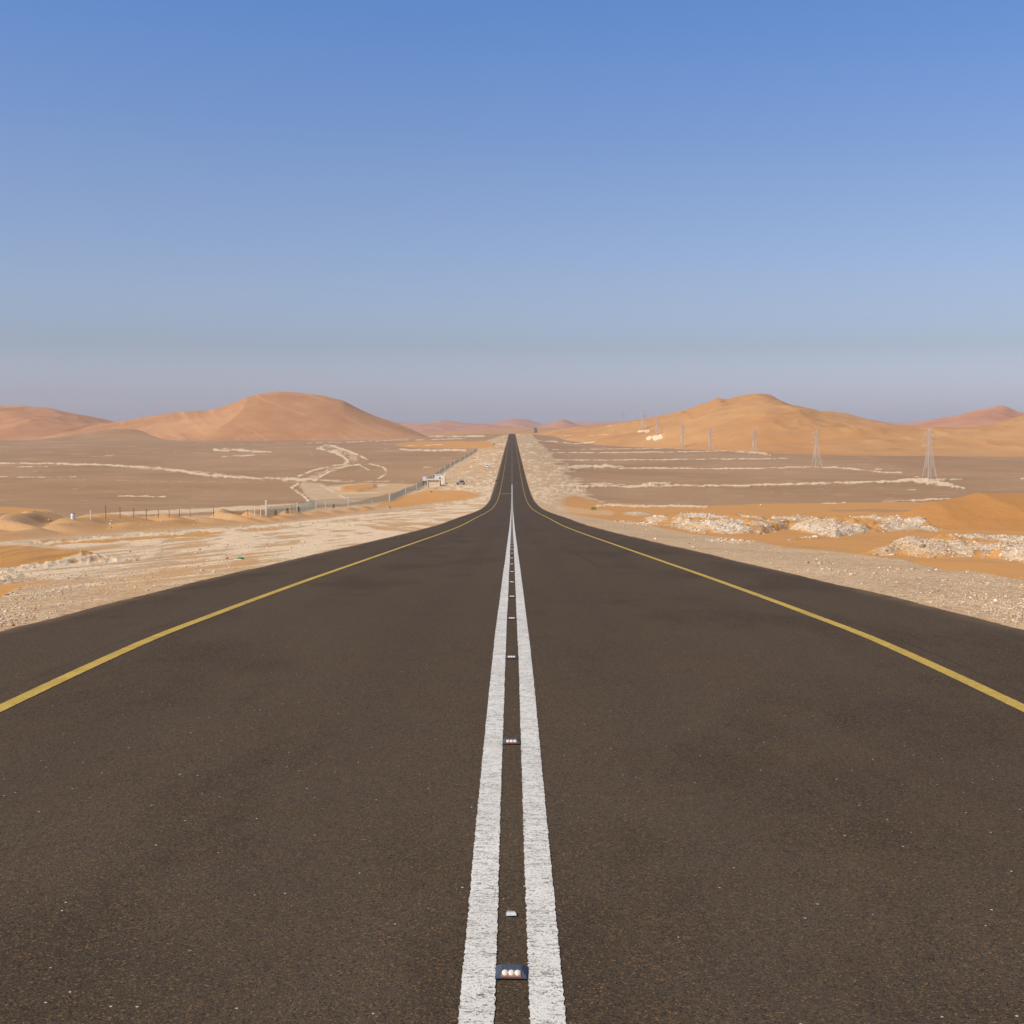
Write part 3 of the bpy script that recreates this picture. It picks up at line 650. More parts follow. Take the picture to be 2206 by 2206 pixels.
# ------------------------------------------------------------------ road
def asphalt_material():
    k = NT('asphalt')
    tone = k.noise(.35, 4, .6, st=(1, .25, 1)); patch = k.noise(1.6, 4, .6); blot = k.noise(.9, 5, .7, st=(.5, .18, 1))
    c = k.mix(k.mr(tone, .3, .7), (.074, .056, .040), (.092, .070, .050))
    c = k.mix(k.mr(patch, .38, .68, 0, .5), c, (.092, .064, .036))
    c = k.mix(k.mr(blot, .48, .64, 0, .6), c, (.042, .032, .024))
    n = k.noise(130, 3, .85); n2 = k.noise(60, 4, .8)
    c = k.mix(k.mr(n, .50, .66, 0, .75), c, (.125, .080, .040))
    n3_ = k.noise(26, 4, .85)
    c = k.mix(k.mr(n2, .52, .66, 0, .7), c, (.125, .086, .048))
    c = k.mix(k.mr(n2, .47, .35, 0, .6), c, (.030, .022, .015))
    c = k.mix(k.mr(n3_, .53, .68, 0, .4), c, (.110, .078, .044))
    c = k.mix(k.mr(n3_, .46, .33, 0, .4), c, (.036, .028, .020))
    c = k.mix(k.mr(n, .48, .36, 0, .85), c, (.016, .012, .009))
    vc = k.vor(150, 'Color'); vs = k.n('ShaderNodeSeparateColor'); k.l(vc, vs.inputs[0])
    c = k.mix(k.mr(vs.outputs[0], .92, .98, 0, .7), c, (.24, .14, .06))
    c = k.mix(k.mr(vs.outputs[1], .88, .96, 0, .6), c, (.014, .012, .011))
    vc2 = k.vor(60, 'Color'); vs2 = k.n('ShaderNodeSeparateColor'); k.l(vc2, vs2.inputs[0]); vd = k.vor(60)
    c = k.mix(k.ma('MULTIPLY', k.mr(vs2.outputs[0], .9955, .997), k.mr(vd, .36, .22)), c, (.55, .50, .42))
    c = k.mix(k.ma('MULTIPLY', k.mr(vs2.outputs[1], .985, .99), k.mr(vd, .36, .22)), c, (.21, .10, .035))
    # wheel tracks: slightly polished, and dust along the verge
    sp = k.n('ShaderNodeSeparateXYZ'); k.l(k.obj(), sp.inputs[0]); ax = k.ma('ABSOLUTE', sp.outputs[0])
    wob = k.noise(.8, 3, .6, st=(1, .2, 1))
    wt = k.mr(k.ma('ABSOLUTE', k.ma('SUBTRACT', k.ma('ABSOLUTE', k.ma('SUBTRACT', ax, 1.75)), .8)), .45, .0)
    c = k.mix(k.ma('MULTIPLY', wt, .14), c, (.05, .042, .036))
    dust = k.mr(k.ma('ADD', ax, k.ma('MULTIPLY', k.ma('SUBTRACT', wob, .5), .5)), 4.95, 5.4)
    c = k.mix(k.ma('MULTIPLY', dust, k.mr(patch, .3, .7, .1, .5)), c, (.30, .19, .11))
    seam = k.mr(k.ma('ABSOLUTE', k.ma('SUBTRACT', ax, k.ma('ADD', 3.72, k.ma('MULTIPLY', k.noise(1.5, 3), .03)))), .016, .004)
    c = k.mix(k.ma('MULTIPLY', seam, k.mr(wob, .42, .6, .1, .5)), c, (.030, .024, .018))
    k.col(c)
    k.b.inputs['Roughness'].default_value = .92; k.b.inputs['Specular IOR Level'].default_value = .09
    k.bump(k.ma('ADD', n, k.ma('MULTIPLY', k.vor(150), .8)), .003, .7)
    return k.m

def paint_material(name, a, b, wear):
    k = NT(name)
    n = k.noise(60, 4, .75); crk = k.noise(9, 4, .7, st=(.7, 3.2, 1)); p = k.noise(2.5, 3)
    c = k.mix(k.mr(p, .3, .7), a, b)
    spd = k.noise(130, 3, .8)
    c = k.mix(k.mr(spd, .50, .34, 0, .8 * wear), c, tuple(v * .35 for v in a))
    c = k.mix(k.mr(n, .44, .33, 0, wear), c, (.11, .10, .10))
    ridge = k.ma('ABSOLUTE', k.ma('SUBTRACT', crk, .5))
    c = k.mix(k.ma('MULTIPLY', k.mr(ridge, .020, .004), k.mr(k.noise(6, 3), .36, .52, 0, wear)), c, (.09, .07, .055))
    k.col(c); k.b.inputs['Roughness'].default_value = .75
    k.bump(k.ma('ADD', spd, k.ma('MULTIPLY', n, .6)), .004, .7)
    return k.m

M_asph = asphalt_material()
M_white = paint_material('white_road_paint', (.66, .645, .59), (.74, .725, .68), 1.0)
M_yellow = paint_material('yellow_road_paint', (.50, .335, .060), (.57, .395, .080), .7)
M_dim = plain_mat('faded_white_paint', (.22, .19, .17), .8, .2, 1.5)

ry = ROWS[(ROWS >= -60) & (ROWS < 4500)]
cols = np.array([-HALF - .12, -HALF, -4.4, -3.5, -1.8, 0, 1.8, 3.5, 4.4, HALF, HALF + .12])
XX = np.repeat(cols[None, :], len(ry), 0) + XR(ry)[:, None]
jit = (fbm(ry / .35, ry * 0, 3, 5) - .5) * .04 + (fbm(ry / 3, ry * 0 + 4, 2, 6) - .5) * .12
jit2 = (fbm(ry / .35, ry * 0 + 9, 3, 8) - .5) * .04 + (fbm(ry / 3, ry * 0 + 7, 2, 9) - .5) * .12
XX[:, :2] += jit[:, None]; XX[:, -2:] += jit2[:, None]
# the shoulder widens into a lay-by on the left in the middle distance
XX[:, :2] -= (0.5 * ss(250, 420, ry) * ss(1500, 900, ry))[:, None]
ZZ = np.repeat(ZR(ry)[:, None], len(cols), 1); ZZ[:, 0] -= .06; ZZ[:, -1] -= .06
YR = np.repeat(ry[:, None], len(cols), 1)
tag(grid_mesh('road', XX, YR, ZZ, M_asph, smooth=False), kind='structure')

def strip(name, xc, wd, y0, y1, mat, up=.004, rough=.0035):
    fine_ = [np.arange(max(y0, -3), 9, .012), np.arange(9, 20, .05), ry[(ry >= 20)]]
    yy = np.concatenate([ry[ry < max(y0, -3)], *fine_]); yy = yy[(yy >= y0) & (yy <= y1)]
    cx = XR(yy)
    wob = (fbm(yy / 3.5, yy * 0 + xc * 7, 2, 4) - .5) * .008
    a = xc - wd / 2 + wob + (fbm(yy / .014, yy * 0 + xc, 2, 2) - .5) * rough * 2.6 * (yy < 25)
    b = xc + wd / 2 + wob + (fbm(yy / .014, yy * 0 + xc + 50, 2, 3) - .5) * rough * 2.6 * (yy < 25)
    X = np.stack([a + cx, b + cx], 1); Y = np.stack([yy, yy], 1); Z = np.stack([ZR(yy) + up] * 2, 1)
    o = grid_mesh(name, X, Y, Z, mat, smooth=False); tag(o, kind='structure'); return o
strip('white_road_line', -.1105, .112, -40, 425, M_white)
strip('white_road_line', .1105, .112, -40, 425, M_white)
strip('faded_centre_line', 0.0, .14, 427, 2040, M_dim)
strip('yellow_road_line', -3.5, .115, -40, 2040, M_yellow)
strip('yellow_road_line', 3.5, .115, -40, 2040, M_yellow)
# thin yellow line across the left lane
yq = 350.0
cr = MB(); cr.add([(-3.43, yq, ZR(yq) + .006), (-.2, yq, ZR(yq) + .006), (-.2, yq + 1.6, ZR(yq + 1.6) + .006), (-3.43, yq + 1.6, ZR(yq + 1.6) + .006)], [(0, 1, 2, 3)])
tag(cr.build('yellow_cross_line', M_yellow), kind='structure')
# curved tyre mark in the right lane
M_rub = plain_mat('tyre_rubber_mark', (.044, .033, .023), .85)
tm = [(1203, 1180), (1225, 1187), (1250, 1198), (1268, 1207), (1286, 1217)]
ys = np.linspace(0, 1, 40); P = []
for a_, b_ in tm:
    yy = np.geomspace(10, 90, 4000); k_ = np.argmax(ZR(yy) >= -(b_ - HY) * yy / F); P.append(((a_ - CX) * yy[k_] / F, yy[k_]))
P = sorted(P, key=lambda q: q[1]); qy = np.linspace(P[0][1], P[-1][1], 60); qx = np.interp(qy, [p[1] for p in P], [p[0] for p in P])
wq = .018 * np.sin(np.pi * np.linspace(.03, .97, 60)) + .004
tag(grid_mesh('tyre_mark', np.stack([qx - wq, qx + wq], 1), np.stack([qy, qy], 1), np.stack([ZR(qy) + .004] * 2, 1), M_rub, smooth=False), kind='structure')

# ------------------------------------------------------------------ raised road studs
M_stud = plain_mat('dark_blue_stud_plastic', (.060, .075, .105), .7, .45, 90)
M_lensw = plain_mat('white_reflector', (.66, .62, .56), .45, .30, 400)
M_lenso = plain_mat('orange_reflector', (.34, .15, .09), .5, .3, 200)
def make_stud():
    t = empty('road_stud', (0, 0, 0))
    b = MB(); hw, hd, h = .054, .050, .021
    v = [(-hw, -hd, 0), (hw, -hd, 0), (hw, hd, 0), (-hw, hd, 0), (-hw, -hd, .004), (hw, -hd, .004), (hw, hd, .004), (-hw, hd, .004),
         (-.034, -.020, h), (.034, -.020, h), (.034, .020, h), (-.034, .020, h)]
    f = [(0, 3, 2, 1), (0, 1, 5, 4), (1, 2, 6, 5), (2, 3, 7, 6), (3, 0, 4, 7), (4, 5, 9, 8), (5, 6, 10, 9), (6, 7, 11, 10), (7, 4, 8, 11), (8, 9, 10, 11)]
    b.add(v, f); b.build('stud_body', M_stud, t, bevel=.0012)
    # the sloping front face carries three round reflectors over an orange strip
    a = Vector((0, -hd, .004)); c = Vector((0, -.020, h)); d = (c - a); n = Vector((0, -d.z, d.y)).normalized(); L = d.length; d.normalize()
    def P(u, v_, o): return a + Vector((u, 0, 0)) + d * (v_ * L) + n * o
    s = MB(); q = [P(-.033, .10, .0025), P(.033, .10, .0025), P(.031, .80, .0025), P(-.031, .80, .0025)]; q2 = [P(-.034, .06, -.001), P(.034, .06, -.001), P(.032, .84, -.001), P(-.032, .84, -.001)]
    s.add(q + q2, [(0, 1, 2, 3), (0, 4, 5, 1), (1, 5, 6, 2), (2, 6, 7, 3), (3, 7, 4, 0)]); s.build('orange_reflector', M_lenso, t)
    for u in (-.021, 0, .021):
        m = MB(); nn = 14; ring = []
        for k in range(nn):
            th = 2 * math.pi * k / nn; ring.append(P(u + .0098 * math.cos(th), .54 + .0115 * math.sin(th) / L, .0030))
        r2 = [P(u + .0060 * math.cos(2 * math.pi * k / nn), .54 + .0070 * math.sin(2 * math.pi * k / nn) / L, .0056) for k in range(nn)]
        m.add(ring + r2 + [P(u, .54, .0064)], [(k, (k + 1) % nn, nn + (k + 1) % nn, nn + k) for k in range(nn)] + [(nn + k, nn + (k + 1) % nn, 2 * nn) for k in range(nn)])
        m.build('round_reflector', M_lensw, t, smooth=True)
    return t
ordn = ['nearest', 'second', 'third', 'fourth', 'fifth', 'sixth', 'seventh', 'eighth', 'ninth', 'tenth']
stud0 = make_stud()
sy = 4.20; i = 0
while sy < 150:
    lab = (('nearest blue road stud with three round white reflectors between the double white lines' if i == 0 else
            '%s road stud from the viewer between the double white lines, showing its white reflectors' % ordn[i]) if i < 10 else
           'far road stud seen only as a white dot between the double white lines')
    grp = 'road studs along the centre of the road'
    loc = (random.uniform(-.004, .004), sy, float(ZR(sy)) + .0045)
    slope = math.atan((float(ZR(sy + .3)) - float(ZR(sy - .3))) / .6)
    if i == 0: o = stud0; o.location = loc; tag(o, lab, 'road stud', grp)
    else: o = dup(stud0, loc, 0, 1, lab, grp); o['category'] = 'road stud'
    o.rotation_euler = (slope, 0, random.uniform(-.05, .05))
    sy += 3.32 + random.uniform(-.04, .04); i += 1
fr = empty('stud_fragment', (-.0035, 4.735, float(ZR(4.735)) + .0045), .1, 'small broken stud fragment lying just beyond the nearest road stud', 'stud fragment')
m = MB(); m.add([(-.021, -.015, 0), (.020, -.017, 0), (.022, .012, 0), (-.018, .015, 0), (-.017, -.008, .012), (.014, -.010, .011), (.015, .006, .008), (-.013, .008, .010)], [(0, 3, 2, 1), (0, 1, 5, 4), (1, 2, 6, 5), (2, 3, 7, 6), (3, 0, 4, 7), (4, 5, 6, 7)]); m.build('shell', plain_mat('bleached_plastic', (.36, .40, .46), .5, .5, 70), fr)
m = MB(); m.add([(-.019, -.019, .001), (.019, -.020, .001), (.015, -.0135, .010), (-.016, -.012, .011)], [(0, 1, 2, 3)]); m.build('reflector_face', plain_mat('worn_reflector', (.62, .60, .58), .4, .4, 90), fr)

# ------------------------------------------------------------------ fence, posts, drum
M_conc = plain_mat('white_concrete', (.74, .71, .63), .85, .1, 3)
M_rust = plain_mat('rusty_steel', (.22, .105, .055), .85, .3, 5)
M_mesh = plain_mat('galvanised_mesh', (.30, .31, .26), .6, .1, 3, .2)
M_dark = plain_mat('dark_iron', (.05, .045, .04), .7)

def top_of(X, Y, d): return -(Y - HY) * d / F

fence_px = [(573, 1111), (680, 1096), (750, 1090), (839, 1080)]
pts = []
for X, Y in fence_px:
    x_, y_, z_ = hit(X, Y, 60); pts.append((x_, y_))
print('fence near', pts)
x_l, y_l = pts[-1]
for X, Y in [(873, 1063), (897, 1055), (931, 1034), (947, 1021), (958, 1013), (970, 1006), (979, 999), (991, 994), (1001, 988), (1010, 983), (1018.5, 977), (1028, 970)]:
    x_, y_, z_ = hit(X, Y, 200); pts.append((x_, y_))
print('fence far', pts)
fence = empty('mesh_fence', (pts[0][0], pts[0][1], float(ZALL(np.array([pts[0][0]]), np.array([pts[0][1]]))[0])), 0, 'long grey-green mesh fence with white concrete posts running into the distance left of the road', 'fence')
org = fence.location.copy()
def lz(x, y): return float(ZALL(np.array([x], float), np.array([y], float))[0])
FH = 1.75
for i, (x_, y_) in enumerate(pts):
    z_ = lz(x_, y_)
    m = MB(); wd = .10 if y_ < 300 else (.15 if y_ < 600 else .24)
    m.box(-wd, wd, -wd, wd, -.5, FH + .15); m.box(-wd - .05, wd + .05, -wd - .05, wd + .05, FH + .15, FH + .27, .06, .06)
    m.build('concrete_post', M_conc, fence, Vector((x_, y_, z_)) - org)
def panel(a, b, nm, hgt, bar, gap, par, o_, matl):
    L = math.hypot(b[0] - a[0], b[1] - a[1]); n = max(2, int(L / gap)); m = MB(); prev = None
    for k in range(n + 1):
        t = k / n; x_ = a[0] + (b[0] - a[0]) * t; y_ = a[1] + (b[1] - a[1]) * t
        z_ = float(ZM(np.array([x_]), np.array([y_]))[0])
        q = Vector((x_, y_, z_)) - o_
        if 0 < k < n: m.bar(q + Vector((0, 0, -.1)), q + Vector((0, 0, hgt)), bar * (2.2 if k % 7 == 0 else 1))
        if prev is not None:
            for hz in (.25, hgt * .6, hgt - .05): m.bar(prev + Vector((0, 0, hz)), q + Vector((0, 0, hz)), bar * .8)
        prev = q
    return m.build(nm, matl, par)
for a_, b_ in zip(pts[:-1], pts[1:]):
    yy = (a_[1] + b_[1]) / 2; far_ = yy > 360
    panel(a_, b_, 'fence_panel', FH, .035 if far_ else .014, .42 if far_ else .45, fence, org, M_mesh)

# older line of single posts with wire, up to the mesh fence
posts = [(228, 1089, 1116, 'r'), (258.7, 1091, 1113, 'r'), (288.5, 1095, 1114, 'r'), (315, 1096, 1119, 'r'), (341, 1098, 1116, 'r'), (364.6, 1099, 1112, 'r'), (387, 1100, 1112, 'r'), (409.6, 1098, 1114, 'r'),
         (460, 1094, 1106, 'd'), (534, 1097, 1107, 'd'), (548.6, 1093, 1110, 'w'), (561, 1092, 1110, 'w'), (195, 1107, 1119, 'w'), (640, 1082, 1100, 'w'), (629, 1086, 1102, 'd'), (701, 1079, 1094, 'w'), (801, 1075, 1084, 'w')]
hint = {228: 'leftmost and tallest rusty fence post behind the sand berm', 258.7: 'second rusty fence post from the left, rising from the top of a sand hump', 288.5: 'third rusty fence post from the left behind the sand berm', 315: 'fourth rusty fence post from the left, foot in a dip between two sand humps',
        341: 'fifth rusty fence post from the left behind the sand berm', 364.6: 'sixth rusty fence post from the left, short above the sand', 387: 'seventh rusty fence post from the left, shortest above the sand', 409.6: 'eighth and last rusty post before the sand hides the line', 460: 'thin dark post half sunk in the berm midway to the mesh fence',
        534: 'thin dark post just before the two pale posts at the fence end', 548.6: 'thin pale post, left of the pair at the start of the mesh fence', 561: 'thin pale post directly left of the thick white fence post', 195: 'short white post standing just right of the white drum', 640: 'thin pale post between two dark green shrubs at the fence',
        629: 'thin dark post between the second and third green shrubs', 701: 'thin pale post behind the mesh fence left of the far shrub', 801: 'thin pale post behind the middle of the mesh fence'}
wire_pts = []
for X, Yt, Yb, kd in posts:
    _, d, _ = hit(X, max(Yb, np.interp(X, [150, 420, 573, 700, 850], [1119, 1113, 1112, 1096, 1080])), 100)
    x_ = (X - CX) * d / F; z_ = lz(x_, d); zt = top_of(X, Yt, d)
    o = MB(); r_ = {'r': .028, 'd': .026, 'w': .045}[kd]; hgt = max(.8, zt - z_)
    if kd == 'w': o.box(-r_, r_, -r_, r_, -.4, hgt, .01, .01)
    else:
        o.box(-r_, r_, -.012, .012, -.4, hgt); o.box(-.012, .012, .012, r_ * 1.6, -.4, hgt)   # T-section steel
    p = o.build('fence_post', {'r': M_rust, 'd': M_dark, 'w': M_conc}[kd], None, (x_, d, z_))
    p.rotation_euler = (0, random.uniform(-.03, .03), 0)
    tag(p, hint[X], 'fence post', 'old line of single fence posts behind the sand berm')

# white drum with a blue lid
d = hit(157, 1119, 100)[1]; x_ = (157 - CX) * d / F; z_ = lz(x_, d); hh = top_of(0, 1105.5, d) - z_
dr = empty('storage_drum', (x_, d, z_), 0, 'small white and blue drum standing at the left end of the sand berm', 'drum')
def lathe(prof, n=24):
    m = MB(); v = []; f = []
    for r_, z in prof: v += [(r_ * math.cos(2 * math.pi * k / n), r_ * math.sin(2 * math.pi * k / n), z) for k in range(n)]
    for j in range(len(prof) - 1):
        f += [(j * n + k, j * n + (k + 1) % n, (j + 1) * n + (k + 1) % n, (j + 1) * n + k) for k in range(n)]
    f += [tuple(range(n - 1, -1, -1)), tuple(range((len(prof) - 1) * n, len(prof) * n))]
    m.add(v, f); return m
r0 = 4.3 * d / F
lathe([(r0, -.1), (r0, .02), (r0 * 1.05, .05), (r0, .08), (r0, hh * .33), (r0 * 1.05, hh * .36), (r0, hh * .39), (r0, hh * .64), (r0 * 1.05, hh * .67), (r0, hh * .7), (r0, hh * .9), (r0 * .93, hh * .93)]).build('drum_body', plain_mat('white_drum_paint', (.80, .82, .84), .5, .06, 3), dr, smooth=True)
lathe([(r0 * .96, hh * .92), (r0 * 1.0, hh * .94), (r0 * .98, hh), (r0 * .8, hh * 1.01)]).build('lid', plain_mat('blue_lid', (.06, .16, .36), .5), dr, smooth=True)

# ------------------------------------------------------------------ hut, gate, tank, vehicles
M_cream = plain_mat('cream_render', (.74, .60, .42), .9, .08, 1.2)
M_whitewall = plain_mat('white_plaster', (.80, .77, .69), .9, .06, 1.2)
M_roof = plain_mat('pale_roof', (.70, .60, .42), .85, .1, 1.2)
M_door = plain_mat('dark_doorway_paint', (.045, .04, .03), .8)  # near-black colour of the hut door
M_green = plain_mat('green_leafed_grille', (.035, .09, .035), .7, .4, 4)
d = hit(934, 1049, 200)[1]; K = d / F
x_ = (934 - CX) * K; z_ = lz(x_, d)
hut = empty('cream_hut', (x_, d, z_), 0, 'low cream hut with overhanging flat roof beside the fence', 'hut')
W_ = 29 * K; H_ = 13.5 * K
m = MB(); m.box(-W_ / 2, W_ / 2, 0, 4.2, -.4, H_); m.build('wall', M_cream, hut, bevel=.03)
m = MB(); m.box(-W_ / 2 - .1, W_ / 2 + .35, -.35, 4.6, H_ + .12, H_ + .5); m.build('roof', M_roof, hut)
m = MB(); m.box(-W_ / 2 + .9, W_ / 2 - .9, -.03, .02, .9, H_ - .55); m.build('shutter', plain_mat('pinkish_shutter', (.74, .57, .45), .7), hut)
for sx in (-W_ / 2 + .18, W_ / 2 - .30):
    m = MB(); m.box(sx - .17, sx + .17, -.25, -.02, -.4, H_ + .115); m.build('porch_pillar', M_cream, hut)
m = MB(); m.box(W_ / 2 + .01, W_ / 2 + .06, 1.2, 2.4, 0, H_ - .3); m.build('door', M_door, hut)

d = hit(955, 1042, 200)[1]; K = d / F; x_ = (948 - CX) * K; z_ = lz(x_, d)
gate = empty('gatehouse', (x_, d, z_), 0, 'white gatehouse wall with a round green opening behind the cream hut', 'gatehouse')
h1 = 19.5 * K
m = MB(); n = 20; cxh = -.1 * K; r_ = 2.6 * K; cz = 12.0 * K; L0, L1 = -12 * K, 3.2 * K
# front wall with a real round hole
ring = [(cxh + r_ * math.cos(2 * math.pi * k / n + math.pi / 4), cz + r_ * math.sin(2 * math.pi * k / n + math.pi / 4)) for k in range(n)]
def sqp(k):
    th = 2 * math.pi * k / n + math.pi / 4; c_, s_ = math.cos(th), math.sin(th); q = max(abs(c_), abs(s_)); ux, uz = c_ / q, s_ / q
    return ((cxh + ux * (L1 - cxh) if ux > 0 else cxh + ux * (cxh - L0)), (cz + uz * (h1 - cz) if uz > 0 else cz + uz * (cz + .4)))
sq = [sqp(k) for k in range(n)]
for yy, fl in ((0, 1), (.3, -1)):
    m.add([(a_, yy, b_) for a_, b_ in ring] + [(a_, yy, b_) for a_, b_ in sq], [(k, (k + 1) % n, n + (k + 1) % n, n + k)[::fl] for k in range(n)])
m.add([(a_, 0, b_) for a_, b_ in ring] + [(a_, .3, b_) for a_, b_ in ring], [(k, (k + 1) % n, n + (k + 1) % n, n + k) for k in range(n)])
m.add([(a_, 0, b_) for a_, b_ in sq] + [(a_, .3, b_) for a_, b_ in sq], [(k, (k + 1) % n, n + (k + 1) % n, n + k) for k in range(n)])
m.build('front_wall', M_whitewall, gate)
m = MB(); m.box(cxh - r_ * 1.1, cxh + r_ * 1.1, .32, .40, cz - r_ * 1.1, cz + r_ * 1.1); m.build('green_grille', M_green, gate)
m = MB(); m.box(3.2 * K + .002, 10.5 * K, -.5, 1.0, -.4, 18.5 * K); m.build('pier', M_whitewall, gate, bevel=.03)
m = MB(); m.box(9.0 * K, 11.0 * K, 1.02, 1.5, -.4, 23.5 * K); m.build('tall_post', M_whitewall, gate)
m = MB(); m.box(-12 * K - .15, 3.2 * K, -.15, .45, h1 + .003, h1 + .25); m.build('coping', M_whitewall, gate)
m = MB(); m.box(-10 * K, -3.5 * K, .5, 3.0, -.4, 16 * K); m.build('side_room', M_whitewall, gate)

d = hit(915, 1047, 200)[1] ; K = d / F; x_ = (915 - CX) * K; z_ = lz(x_, d)
tank = empty('water_tank', (x_, d, z_), 0, 'small white box tank raised on a dark steel stand left of the cream hut', 'water tank')
m = MB(); m.box(-3.8 * K, 3.8 * K, -.7, .7, 11 * K, 20 * K); m.build('tank_box', plain_mat('bluish_white_tank', (.70, .73, .85), .5, .05), tank, bevel=.05)
m = MB()
for sx in (-1, 1):
    for sy_ in (-1, 1): m.bar((sx * 3.2 * K, sy_ * .55, -.3), (sx * 3.2 * K, sy_ * .55, 11 * K), .09)
m.bar((-3.2 * K, -.55, 1), (3.2 * K, -.55, 10.5 * K), .05); m.bar((-3.2 * K, .55, 10.5 * K), (3.2 * K, .55, 1), .05); m.box(-4 * K, 4 * K, -.75, .75, 10.5 * K, 11 * K)
m.build('stand', M_dark, tank)

M_glass = plain_mat('dark_window_glass', (.03, .035, .04), .15); M_tyre = plain_mat('tyre_rubber', (.03, .028, .026), .85)
def make_car(name, paint_m, label, cat, loc, rz, L=4.3, Wd=1.75, style='suv'):
    t = empty(name, loc, rz, label, cat)
    h0, hb_, ht = .38, .95, 1.62 if style == 'suv' else 1.42
    body = [(-L / 2, h0), (-L / 2, .8), (-L / 2 + .08, hb_), (-L * .16, hb_ + .06), (-L * .16 + .02, hb_ + .07), (L / 2 - .15, hb_ + .04), (L / 2, .85), (L / 2, h0)]
    m = MB(); m.prism(body, -Wd / 2, Wd / 2); m.build('body', paint_m, t, bevel=.03)
    roofp = [(-L * .18, hb_ + .03), (-L * .07, ht - .05), (-L * .02, ht), (L * .30, ht), (L * (.42 if style == 'suv' else .36), hb_ + .02)]
    m = MB(); m.prism(roofp, -Wd / 2 + .10, Wd / 2 - .10); m.build('cabin', paint_m, t, bevel=.03)
    for s in (-1, 1):
        yy = s * (Wd / 2 - .095)
        m = MB(); m.prism([(-L * .125, hb_ + .10), (-L * .055, ht - .12), (L * .10, ht - .12), (L * .10, hb_ + .10)], yy - .012, yy + .012); m.build('side_window', M_glass, t)
        m = MB(); m.prism([(L * .12, hb_ + .10), (L * .12, ht - .12), (L * .28, ht - .12), (L * .34, hb_ + .10)], yy - .012, yy + .012); m.build('side_window', M_glass, t)
        for wx in (-L * .31, L * .31):
            wh = lathe([(.33, -.11), (.33, .11)], 20).build('wheel', M_tyre, t, (wx, s * (Wd / 2 - .06), .33)); wh.rotation_euler = (R(90), 0, 0)
            lathe([(.19, -.115), (.17, .13)], 14).build('rim', plain_mat('steel_rim', (.45, .45, .45), .4, .1, 3, .5), wh)
    m = MB(); xr_ = L * (.425 if style == 'suv' else .37); xt = L * .315
    m.add([(xr_, -Wd / 2 + .22, hb_ + .10), (xr_, Wd / 2 - .22, hb_ + .10), (xt, Wd / 2 - .26, ht - .10), (xt, -Wd / 2 + .26, ht - .10)], [(0, 1, 2, 3)]); m.build('rear_window', M_glass, t)
    m = MB(); m.add([(-L * .182, -Wd / 2 + .22, hb_ + .10), (-L * .182, Wd / 2 - .22, hb_ + .10), (-L * .09, Wd / 2 - .26, ht - .10), (-L * .09, -Wd / 2 + .26, ht - .10)], [(0, 3, 2, 1)]); m.build('windscreen', M_glass, t)
    for s in (-1, 1):
        m = MB(); m.box(-L / 2 - .02, -L / 2 + .05, s * .6 - .17, s * .6 + .17, .66, .82); m.build('headlight', plain_mat('headlight_glass', (.7, .7, .66), .2), t)
        m = MB(); m.box(L / 2 - .05, L / 2 + .02, s * .68 - .12, s * .68 + .12, .6, .85); m.build('tail_light', plain_mat('tail_light', (.35, .02, .015), .3), t)
    return t
x_, d, z_ = hit(992.5, 1044.5, 200)
make_car('parked_car', plain_mat('dusty_grey_paint', (.30, .30, .29), .5), 'dusty grey car parked side-on on the sand right of the hut', 'car', (x_, d, z_), .08, L=20.5 * d / F, style='suv')
x_, d, z_ = hit(1049.5, 1008, 200)
make_car('parked_car', plain_mat('white_car_paint', (.82, .82, .80), .4), 'small white car seen from behind on the verge left of the road', 'car', (x_, d, z_), R(-90), L=3.9, Wd=1.85, style='suv')

# road signs left of the road
M_signw = plain_mat('white_sign_enamel', (.82, .80, .76), .5, .04)
M_signb = plain_mat('black_band_paint', (.03, .03, .03), .6)
def make_sign(X, Yt, Yb, dia, label, tilt=0., striped=True):
    x_, d, z_ = hit(X, Yb, 200); hgt = top_of(0, Yt, d) - z_
    t = empty('road_sign', (x_, d, z_), 0, label, 'road sign', 'small round signs on the left verge')
    n = 8
    for k in range(n):
        m = MB(); z0 = -.2 if k == 0 else hgt * .75 * k / n; r_ = .10
        m.bar((0, 0, z0), (tilt * .4 * k / n, 0, hgt * .75 * (k + 1) / n), r_, 8); m.build('post_band', M_signb if (k % 2 == 0 and striped) else M_signw, t)
    m = lathe([(dia / 2, -.02), (dia / 2, .02)], 20); o = m.build('sign_disc', M_signw, t, (tilt * .5, -.10, hgt - dia / 2)); o.rotation_euler = (R(90), 0, 0)
    m = lathe([(dia * .16, .0), (dia * .16, .01)], 14); q = m.build('grey_centre', plain_mat('grey_sign_symbol', (.42, .40, .38), .6), o, (0, 0, .021))
make_sign(1057.3, 1032, 1049.5, 1.0, 'round white road sign on a black and white banded post left of the road')
make_sign(1065.8, 1014, 1026, .8, 'smaller and farther pale round sign on a leaning post near the road edge', .5)
for X, Yt, Yb, lab in ((1060.5, 973, 978.5, 'far white marker post on the left verge, beyond the white car'), (1244.7, 1049.5, 1056.5, 'lone short white marker post standing on the gravel right of the road')):
    x_, d, z_ = hit(X, Yb, 200); hgt = max(1.0, top_of(0, Yt, d) - z_)
    m = MB(); m.box(-.14, .14, -.10, .10, -.3, hgt, .03, .03); tag(m.build('marker_post', M_conc, None, (x_, d, z_)), lab, 'marker post')
x_, d, z_ = hit(1071, 1036, 200)
t = empty('junk_tyre', (x_ - .2, d, z_), .3, 'old brown-black tyre lying against the left edge of the asphalt', 'tyre')
lathe([(.30, 0), (.48, .03), (.52, .14), (.48, .26), (.30, .28)], 20).build('tread', plain_mat('dusty_rubber', (.10, .055, .035), .9), t, smooth=True)

